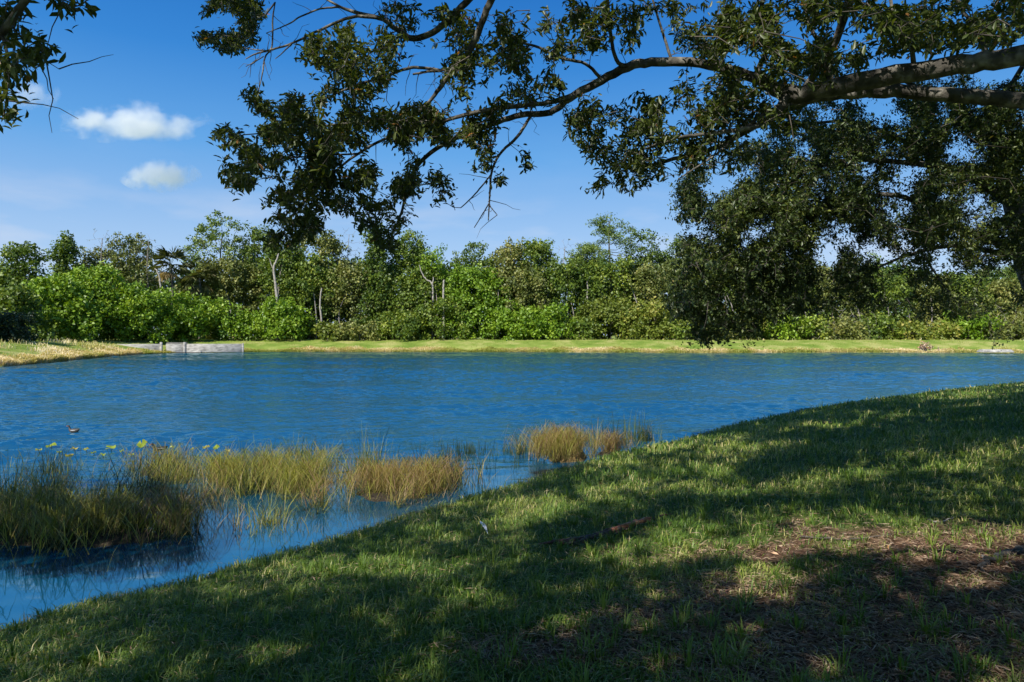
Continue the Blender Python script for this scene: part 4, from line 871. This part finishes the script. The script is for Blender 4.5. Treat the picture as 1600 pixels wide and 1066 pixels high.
# ------------------------------------------------------------------ reeds and sedge in the shallows, each clump its own thing
GR = "reed and sedge clumps in the shallows"
def reeds(spec, n, H, label, v, vs=.12, W=(.005, .010), lean=(.05, .5), lay=0, wind=None, mat='reed', layv=.8, z0=-.03, moundh=0, nm="reed_clump", tip=.3):
    """spec: list of (cx, cy, rx, ry, weight) ellipses on the water as seen in the photograph"""
    n = int(n * (.30 if lay > 1000 else .5)); lay = int(lay * .55); H = (H[0] * .6, H[1] * (.50 if lay > 550 else .66)); moundh *= .45 if lay < 1700 or moundh < .5 else .7; wts = np.array([s[4] for s in spec], float); wts /= wts.sum(); P_ = []; AN = []; HS = []; TV = []
    for s, wt in zip(spec, wts):
        k = int(n * wt); nt_ = max(k // 30, 5) if moundh > .03 else max(k // 7, 8); ta = rng.uniform(0, 6.28, nt_); tr_ = np.abs(rng.normal(size=nt_)) * .52
        tp = np.array([onz(s[0] + s[2] * r_ * math.cos(a_), s[1] + s[3] * r_ * math.sin(a_)) for r_, a_ in zip(tr_, ta)])
        th_ = rng.lognormal(-.05, .48, nt_) * (1.12 - .35 * np.minimum(tr_, 1.3)); gd_ = np.flatnonzero(vnoise(tp[:, 0], tp[:, 1], .55, 15, 2) > .34); gd_ = gd_ if len(gd_) > 3 else np.arange(nt_); tuft = gd_[rng.integers(0, len(gd_), k)]
        off = rng.normal(size=(k, 2)) * (.045 + .05 * (moundh > 0)); loose = rng.random(k) < .22; off[loose] *= 5
        q = tp[tuft].copy(); q[:, :2] += off; c_ = onz(s[0], s[1]); ex_ = s[2] / F * c_[1]; ey_ = abs(onz(s[0], s[1] - s[3])[1] - onz(s[0], s[1] + s[3])[1]) / 2
        e = np.clip(1 - ((q[:, 0] - c_[0]) / ex_) ** 2 - ((q[:, 1] - c_[1]) / ey_) ** 2, 0, 1); q[:, 2] = z0 + moundh * np.sqrt(e) * rng.random(k)
        P_.append(q); AN.append(np.arctan2(off[:, 1], off[:, 0]) + rng.normal(size=k) * 1.1); HS.append(th_[tuft]); TV.append((rng.normal(size=nt_) * .10)[tuft])
    Pb = np.concatenate(P_); AN = np.concatenate(AN); HS = np.concatenate(HS); TV = np.concatenate(TV); m = len(Pb); Hs = rng.uniform(H[0] * .6, H[1], m) * HS; Hs[rng.random(m) < tip * .12] *= 1.25; Hs = np.minimum(Hs, H[1] * 1.9)
    flip = (rng.random(m) < .62) & (moundh > .04); AN = np.where(flip, np.where(rng.random(m) < .6, 0, math.pi) + rng.normal(size=m) * .55, AN)
    an = AN if wind is None else np.where(rng.random(m) < .6, wind + rng.normal(size=m) * .7, AN)
    v_ = np.clip(v + TV * (v > .25) + rng.normal(size=m) * vs + .7 * (vnoise(Pb[:, 0], Pb[:, 1], .5, 8, 2) - .5), 0, 1)
    parts = [blades(Pb, Hs, rng.uniform(*W, m), rng.uniform(*lean, m) ** 1.0, an, v_, droop=.45 if lay > 550 else .25)]
    if lay > 200 and H[1] > .2:
        k = int(m * .22); i = rng.integers(m, size=k); ex_v = np.clip(np.where(rng.random(k) < .65, rng.uniform(.02, .30, k), rng.uniform(.5, .9, k)), 0, 1)
        parts.append(blades(Pb[i] + np.c_[rng.normal(size=(k, 2)) * .12, np.zeros(k)] - [0, 0, .02], rng.uniform(.22, .62, k), rng.uniform(.004, .008, k), rng.uniform(.15, 1.0, k), rng.uniform(0, 6.28, k), ex_v))
    if lay:
        k = lay; i = rng.integers(m, size=k); B = Pb[i].copy(); B[:, 2] = .01 + rng.random(k) * (.05 + moundh * .95)
        parts.append(blades(B, rng.uniform(.25, .6, k) * .9, rng.uniform(W[0], W[1] * 1.2, k), rng.uniform(.75, 1.0, k), rng.uniform(0, 6.28, k), np.clip(layv + rng.normal(size=k) * .12, 0, 1), droop=.95))
    c = Pb.mean(0); o = empty(nm, (c[0], c[1], -.05), label, "reeds", GR); f = mk("blades", parts, M[mat], o)
    if moundh:   # rooted mat of dead stems under the blades
        for s in spec:
            a = np.linspace(0, 2 * math.pi, 28, endpoint=False); V = []
            for t, zz in ((.74, -.12), (.64, .0), (.48, .5 * moundh), (.25, .75 * moundh)):
                V.append(np.array([onz(s[0] + s[2] * t * math.cos(q) * (1 + .16 * math.sin(3 * q + s[0]) + .08 * math.sin(7 * q)), s[1] + s[3] * t * math.sin(q) * (1 + .14 * math.sin(4 * q) + .08 * math.sin(9 * q + 1))) + [0, 0, zz] for q in a]))
            V = np.concatenate(V + [onz(s[0], s[1])[None] + [0, 0, .85 * moundh]]); Q = [[r * 28 + i, r * 28 + (i + 1) % 28, (r + 1) * 28 + (i + 1) % 28, (r + 1) * 28 + i] for r in range(3) for i in range(28)]
            T = [[84 + i, 84 + (i + 1) % 28, 112] for i in range(28)]; mk("root_mat", [(V, np.array(Q), .3), (V.copy(), np.array(T), .3)], M['strawmat'] if moundh > .2 else M['peat'], o)
    return o
M['strawmat'] = mat_noise('matted_straw', [(.3, (.10, .065, .025)), (.5, (.24, .16, .06)), (.7, (.40, .29, .12))], 18, .9, .9, 8, (.4, 2, 4), .05)
M['peat'] = mat_noise("peat_mat", [(.3, (.012, .009, .006)), (.5, (.035, .025, .014)), (.7, (.07, .05, .028))], 22, .95, .9, 8, (1, 1, 1), .05)
reeds([(150, 832, 160, 36, 3), (45, 828, 110, 38, 2)], 11500, (.22, .50), "broad dark shaded mat of sedge nearest the bank on the left", .14, lean=(.6, 1.3), lay=4200, layv=.66, moundh=.30, wind=0.2)  # low blade tone, part of the mat's shade is put into its colour
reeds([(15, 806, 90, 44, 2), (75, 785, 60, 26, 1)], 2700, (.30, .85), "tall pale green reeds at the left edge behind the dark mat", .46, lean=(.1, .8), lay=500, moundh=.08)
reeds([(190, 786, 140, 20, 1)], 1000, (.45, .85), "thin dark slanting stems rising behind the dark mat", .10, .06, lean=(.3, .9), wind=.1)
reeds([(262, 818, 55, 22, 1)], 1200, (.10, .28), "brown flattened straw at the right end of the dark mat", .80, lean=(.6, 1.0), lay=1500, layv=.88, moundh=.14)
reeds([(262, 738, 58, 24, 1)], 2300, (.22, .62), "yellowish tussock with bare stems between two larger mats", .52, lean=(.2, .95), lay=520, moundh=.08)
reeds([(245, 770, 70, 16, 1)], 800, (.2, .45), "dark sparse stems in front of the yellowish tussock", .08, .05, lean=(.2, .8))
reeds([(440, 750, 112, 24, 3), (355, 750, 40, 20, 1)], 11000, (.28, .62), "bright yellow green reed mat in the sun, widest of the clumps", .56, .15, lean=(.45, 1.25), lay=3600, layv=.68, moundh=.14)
reeds([(395, 766, 36, 10, 1)], 600, (.3, .7), "darker green tuft within the sunny reed mat", .20, lean=(.2, .7))
reeds([(570, 744, 44, 18, 1)], 1000, (.45, .9), "tall green reeds at the right end of the sunny mat", .36, lean=(.05, .5))
reeds([(610, 768, 80, 24, 2), (672, 760, 42, 16, 1)], 6000, (.25, .52), "brown tangled sedge mat close to the grassy bank", .64, .16, lean=(.6, 1.3), lay=3800, layv=.84, moundh=.14)
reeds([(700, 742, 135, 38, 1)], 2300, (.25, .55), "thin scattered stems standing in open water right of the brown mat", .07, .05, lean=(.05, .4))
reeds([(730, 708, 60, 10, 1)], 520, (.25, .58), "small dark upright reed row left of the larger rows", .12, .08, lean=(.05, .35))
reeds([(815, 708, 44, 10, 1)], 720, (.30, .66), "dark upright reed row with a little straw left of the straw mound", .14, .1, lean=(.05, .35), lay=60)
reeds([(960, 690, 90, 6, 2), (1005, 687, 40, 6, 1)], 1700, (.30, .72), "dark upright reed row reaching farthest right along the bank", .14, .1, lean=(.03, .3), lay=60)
reeds([(890, 718, 44, 8, 1)], 300, (.05, .12), "rounded golden straw mound by the grass edge", .80, lean=(.8, 1.0), lay=3200, layv=.80, moundh=.50, nm="straw_mound")
reeds([(955, 708, 28, 7, 1)], 500, (.12, .26), "pale straw tuft joining the mound to the bank", .80, lean=(.4, 1.0), lay=700, layv=.9, moundh=.18, nm="straw_tuft")
reeds([(420, 818, 90, 28, 1)], 800, (.15, .42), "few thin pale stems in the calm channel by the bank", .7, .14, lean=(.2, 1.0))
reeds([(80, 738, 95, 18, 1)], 620, (.25, .6), "wispy stems behind the left reeds near the lily leaves", .3, .15, lean=(.1, .9))
reeds([(470, 710, 120, 10, 1)], 700, (.25, .5), "faint sparse stems in the ripples behind the sunny mat", .3, .15, lean=(.1, .6))

reeds([(590, 770, 30, 14, 1), (330, 775, 40, 12, 1)], 700, (.2, .45), "thin olive stems bridging the gaps between the larger mats", .3, .18, lean=(.2, 1.0), lay=120)
reeds([(500, 800, 120, 12, 1)], 420, (.15, .35), "scattered short dark stems along the front edge of the middle mats", .10, .08, lean=(.2, 1.0))
# lily leaves
def lily(px, py, r, tilt, v, label):
    c = onz(px, py, .05); n = 22; r *= .85; tilt *= .7; a = np.linspace(.22, 2 * math.pi - .22, n); V = [[0, 0, -.01]]
    for t in (.5, 1.0):
        for q in a: V.append([t * r * math.cos(q), t * r * .85 * math.sin(q), .02 * t * math.sin(3 * q + px) + .10 * r * t * t])
    V = np.array(V); V = V + 0; cz, sz = math.cos(px), math.sin(px); V[:, :2] = V[:, :2] @ np.array([[cz, sz], [-sz, cz]])
    ct, st = math.cos(tilt), math.sin(tilt); y, z = V[:, 1] * ct - V[:, 2] * st, V[:, 1] * st + V[:, 2] * ct; V[:, 1], V[:, 2] = y, z + abs(st) * r * .8 + .01; V += c
    T = [[0, 1 + i, 2 + i] for i in range(n - 1)]; Q = [[1 + i, 1 + n + i, 2 + n + i, 2 + i] for i in range(n - 1)]
    o = empty("lily_leaf", c, label, "lily leaf", "lily leaves beyond the reeds"); mk("pad", [(V, np.array(T), v), (V.copy(), np.array(Q), v)], M['lily'], o, True)
    mk("stalk", [tube(np.array([c + [.05, .03, -.4], c + [.02, .02, -.1], c + [0, 0, .01 + abs(st) * r * .6]]), .008, 5)], M['reed'], o)
lily(80, 699, 0.139, 0.40, .35, "yellow green lily leaf farthest left")
lily(116, 702, 0.107, 0.08, .9, "flat yellowing lily leaf second from the left")
lily(134, 703, 0.098, 0.16, .7, "small yellow lily leaf beside the flat yellowing one")
lily(173, 702, 0.131, 0.48, .3, "tilted lily leaf in a tangle of stems midway to the upright one")
lily(222, 698, 0.156, 0.80, .2, "large bright lily leaf standing upright beside the brown headed bird")
lily(322, 700, 0.107, 0.24, .8, "small golden lily leaf right of the bird by the reeds")
lily(338, 702, 0.107, 0.56, .25, "green lily leaf farthest right")
lily(270, 700, 0.074, 0.40, .4, "smallest lily leaf just right of the bird")
for i_, (a_, b_, l_) in enumerate(((92, 707, "tiny flat lily leaf below the farthest left one"), (146, 708, "tiny lily leaf left of the tangled one"), (160, 712, "small pale lily leaf nearer than the tangled one"), (190, 706, "small lily leaf between the tangled and the upright ones"), (205, 711, "low green lily leaf nearer than the upright one"), (60, 704, "tiny lily leaf left of the farthest left large one"), (300, 703, "tiny green lily leaf before the right hand golden one"), (355, 706, "tiny lily leaf right of all the others"))):
    lily(a_, b_, .06 + .012 * (i_ % 3), .15 * (i_ % 4), .15 + .1 * i_, l_)
lily(108, 712, 0.098, 0.08, .85, "flat brownish lily leaf nearer than the others")

# birds: one continuous body from tail to crown, bill and flank stripe as parts
M['feather'] = mat_noise("dark_plumage", [(.3, (.022, .020, .020)), (.7, (.055, .045, .038))], 20, .6); M['bill'] = mat_noise("red_bill", [(.3, (.5, .06, .03)), (.7, (.6, .2, .04))], 8, .4)
M['white'] = mat_noise("white_feathers", [(.3, (.62, .64, .66)), (.7, (.78, .78, .78))], 30, .6)
def bird(px, py, face, sz, label, breast=False, name="moorhen"):
    c = onz(px, py, 0); sp_ = np.array([[-.19, .085], [-.165, .078], [-.12, .055], [-.05, .035], [.03, .030], [.085, .045], [.115, .085], [.125, .125], [.135, .150], [.150, .165], [.172, .163], [.183, .158]]) * sz
    rd = np.array([.004, .018, .042, .062, .064, .048, .030, .021, .022, .026, .020, .008]) * sz
    s2 = curve(np.c_[sp_, rd], 4); fx, fy = math.cos(face), math.sin(face)
    W_ = lambda q: np.stack([c[0] + q[:, 0] * fx, c[1] + q[:, 0] * fy, c[2] + q[:, 1]], -1)
    o = empty(name, c, label, "bird"); mk("body", [tube(W_(s2[:, :2]), np.maximum(s2[:, 2], .002), 14)], M['feather'], o, True)
    mk("bill", [tube(W_(np.array([[.180, .160], [.20, .156], [.222, .148]]) * sz), np.array([.010, .008, .002]) * sz, 6)], M['bill'], o, True)
    for k in (-1, 1):
        q = W_(np.array([[-.09, .052], [-.02, .050], [.05, .050]]) * sz) + np.array([-fy, fx, 0]) * k * .058 * sz; mk("flank_stripe", [tube(q, np.array([.004, .009, .004]) * sz, 5)], M['white'], o)
    return o
bird(115, 675, math.pi - .1, 1.0, "dark moorhen swimming left on open water beyond the lily leaves")
bird(249, 704, math.pi + .7, 1.0, "brown headed dark bird among stems next to the upright lily leaf")
bird(876, 692, math.pi - .2, .85, "small dark bird on the water above the straw mound")
bird(911, 689, .4, .95, "small dark bird with raised head left of the far reed row")

# things lying on the grass
def ong(px, py, dz=0.0):
    z = .8
    for _ in range(12): p = onz(px, py, z + dz); z = gz(p[0], p[1])
    return onz(px, py, z + dz)
p = ong(755, 826, .03); fo_ = empty("feather", p, "white feather lying on shaded grass near the water", "feather")
q1, q0 = ong(750, 815, .05), ong(762, 834, .03); sp_ = curve(np.array([q1, (q0 + q1) / 2 + [0.005, 0, .012], q0]), 8); wv_ = np.interp(np.linspace(0, 1, len(sp_)), [0, .2, .55, .8, 1], [.006, .026, .024, .010, .001])
d_ = nrm(np.gradient(sp_, axis=0)); sd_ = nrm(np.cross(d_, [0, .3, 1.])); V = np.concatenate([sp_ - sd_ * wv_[:, None] + [0, 0, .006], sp_, sp_ + sd_ * wv_[:, None] * .8 + [0, 0, .004]]); n = len(sp_)
Q = [[k * n + i, k * n + i + 1, (k + 1) * n + i + 1, (k + 1) * n + i] for k in (0, 1) for i in range(n - 1)]; mk("vane", [(V, np.array(Q), .5)], M['white'], fo_, True); mk("shaft", [tube(np.vstack([sp_ + [0, 0, .002], q0[None] + (q0 - sp_[-2]) * .8]), .0022, 5)], M['white'], fo_)
M['redbark'] = mat_noise("rusty_dead_frond", [(.3, (.22, .06, .025)), (.5, (.50, .17, .06)), (.7, (.62, .36, .20))], 26, .7, .6, 8, (1, 1, 1), .01)
M['brownbark'] = mat_noise("dark_dead_frond", [(.3, (.04, .022, .018)), (.7, (.15, .08, .06))], 26, .8, .6)
pp = [ong(a, b, .035) for a, b in ((846, 850), (880, 845), (920, 840), (955, 831), (985, 822), (1016, 812), (1036, 806))]
o = empty("fallen_frond", pp[3], "long rusty brown dead frond lying in the grass, one end orange", "dead frond")
for j in range(5):
    c = curve(np.array(pp[:5]) + rng.normal(size=(5, 3)) * [.05, .03, .008], 5, .006, j); mk("strip", [tube(c, np.interp(np.linspace(0, 1, len(c)), [0, .3, .8, 1], [.006, .020, .018, .006]), 6)], M['brownbark'], o)
for j in range(3):
    c = curve(np.array(pp[3:6]) + rng.normal(size=(3, 3)) * [.02, .015, .006] + [0, 0, .015], 6, .004, j); oo = mk("sheath", [tube(c, np.interp(np.linspace(0, 1, len(c)), [0, .3, .8, 1], [.012, .030, .022, .004]), 7)], M['redbark'], o, True)
c = curve(np.array(pp[5:7] + [pp[6] + [.12, .06, 0]]), 4, .006, 9); mk("tip", [tube(c, np.linspace(.014, .003, len(c)), 5)], M['brownbark'], o)
def stick(pxs, r0, r1, mt, label, nm="fallen_stick", cat="stick", dz=.02, seed=0):
    c = curve(np.array([ong(a, b, dz) for a, b in pxs]), 5, r0 * .35, seed); o = mk(nm, [tube(c, np.linspace(r0, r1, len(c)), 8)], M[mt], smooth=True); origin(o); tag(o, label, cat)
stick([(1640, 848), (1600, 858), (1570, 866), (1545, 880), (1528, 892)], .045, .012, 'bark', "thick weathered surface root entering from the right edge", "tree_root", "root", .015)
stick([(1535, 868), (1538, 880), (1524, 894)], .010, .005, 'snag', "small pale crooked stick below the surface root")
stick([(1450, 812), (1468, 816), (1492, 808), (1510, 803)], .008, .004, 'snag', "thin pale stick in the sunlit strip at the right", seed=2)
stick([(1400, 903), (1440, 906), (1490, 900)], .007, .003, 'twig', "thin brown twig on bare soil under the root", "fallen_twig", "twig", seed=3)
stick([(1250, 838), (1330, 842), (1420, 830)], .009, .004, 'twig', "long thin twig across the sunny grass strip", "fallen_twig", "twig", seed=4)
stick([(1480, 955), (1520, 968), (1575, 962)], .006, .003, 'twig', "dark twig among leaf litter near the lower right corner", "fallen_twig", "twig", seed=5)

# ------------------------------------------------------------------ clouds: real scattering volumes far beyond the wood
def mat_cloud(name, dens, seed, thr, amp=2.2):
    m = bpy.data.materials.new(name); m.use_nodes = True; nt = m.node_tree; L = nt.links.new; nt.nodes.remove(nt.nodes["Principled BSDF"]); out = nt.nodes["Material Output"]
    tc = N(nt, "ShaderNodeTexCoord"); ln = N(nt, "ShaderNodeVectorMath", operation='LENGTH'); L(tc.outputs['Object'], ln.inputs[0])
    mp = N(nt, "ShaderNodeMapping"); mp.inputs['Location'].default_value = (seed, seed * .7, 0); mp.inputs['Scale'].default_value = (2.6, 1.6, .9); L(tc.outputs['Object'], mp.inputs[0])
    n = N(nt, "ShaderNodeTexNoise"); n.inputs['Scale'].default_value = 1.0; n.inputs['Detail'].default_value = 6; n.inputs['Roughness'].default_value = .58; L(mp.outputs[0], n.inputs['Vector'])
    a = N(nt, "ShaderNodeMath", operation='SUBTRACT'); a.inputs[0].default_value = 1.0; L(ln.outputs['Value'], a.inputs[1])
    b = N(nt, "ShaderNodeMath", operation='MULTIPLY_ADD'); L(n.outputs[0], b.inputs[0]); b.inputs[1].default_value = amp; L(a.outputs[0], b.inputs[2])
    c = N(nt, "ShaderNodeMapRange"); c.inputs[1].default_value = thr; c.inputs[2].default_value = thr + .30; c.inputs[3].default_value = 0; c.inputs[4].default_value = dens; L(b.outputs[0], c.inputs[0])
    v = N(nt, "ShaderNodeVolumePrincipled"); v.inputs['Color'].default_value = (.97, .97, .97, 1); v.inputs['Anisotropy'].default_value = .0; L(c.outputs[0], v.inputs['Density']); L(v.outputs[0], out.inputs['Volume']); return m
def cloud(px, py, rx, ry, D, label, dens, seed, thr):
    c = at(px, py, D); me = bpy.data.meshes.new("cloud"); 
    import bmesh
    bm = bmesh.new(); bmesh.ops.create_icosphere(bm, subdivisions=4, radius=1.0); bm.to_mesh(me); bm.free()
    o = bpy.data.objects.new("cloud", me); link(o); o.location = tuple(float(q) for q in c); o.scale = (rx / F * D, rx / F * D * .35, ry / F * D); me.materials.append(mat_cloud("cloud_vapour", dens, seed, thr)); tag(o, label, "cloud", "small white clouds")
cloud(207, 191, 128, 34, 1600, "larger elongated white cloud high on the left", .017, 3.3, 1.36)
cloud(250, 275, 66, 28, 1700, "smaller rounded white cloud below the larger one", .024, 12.2, 1.28)
cloud(45, 148, 52, 28, 1600, "faint wispy cloud behind the leaves at the left edge", .012, 9.4, 1.36)
sc.cycles.volume_step_rate = 1.0; sc.cycles.volume_max_steps = 64
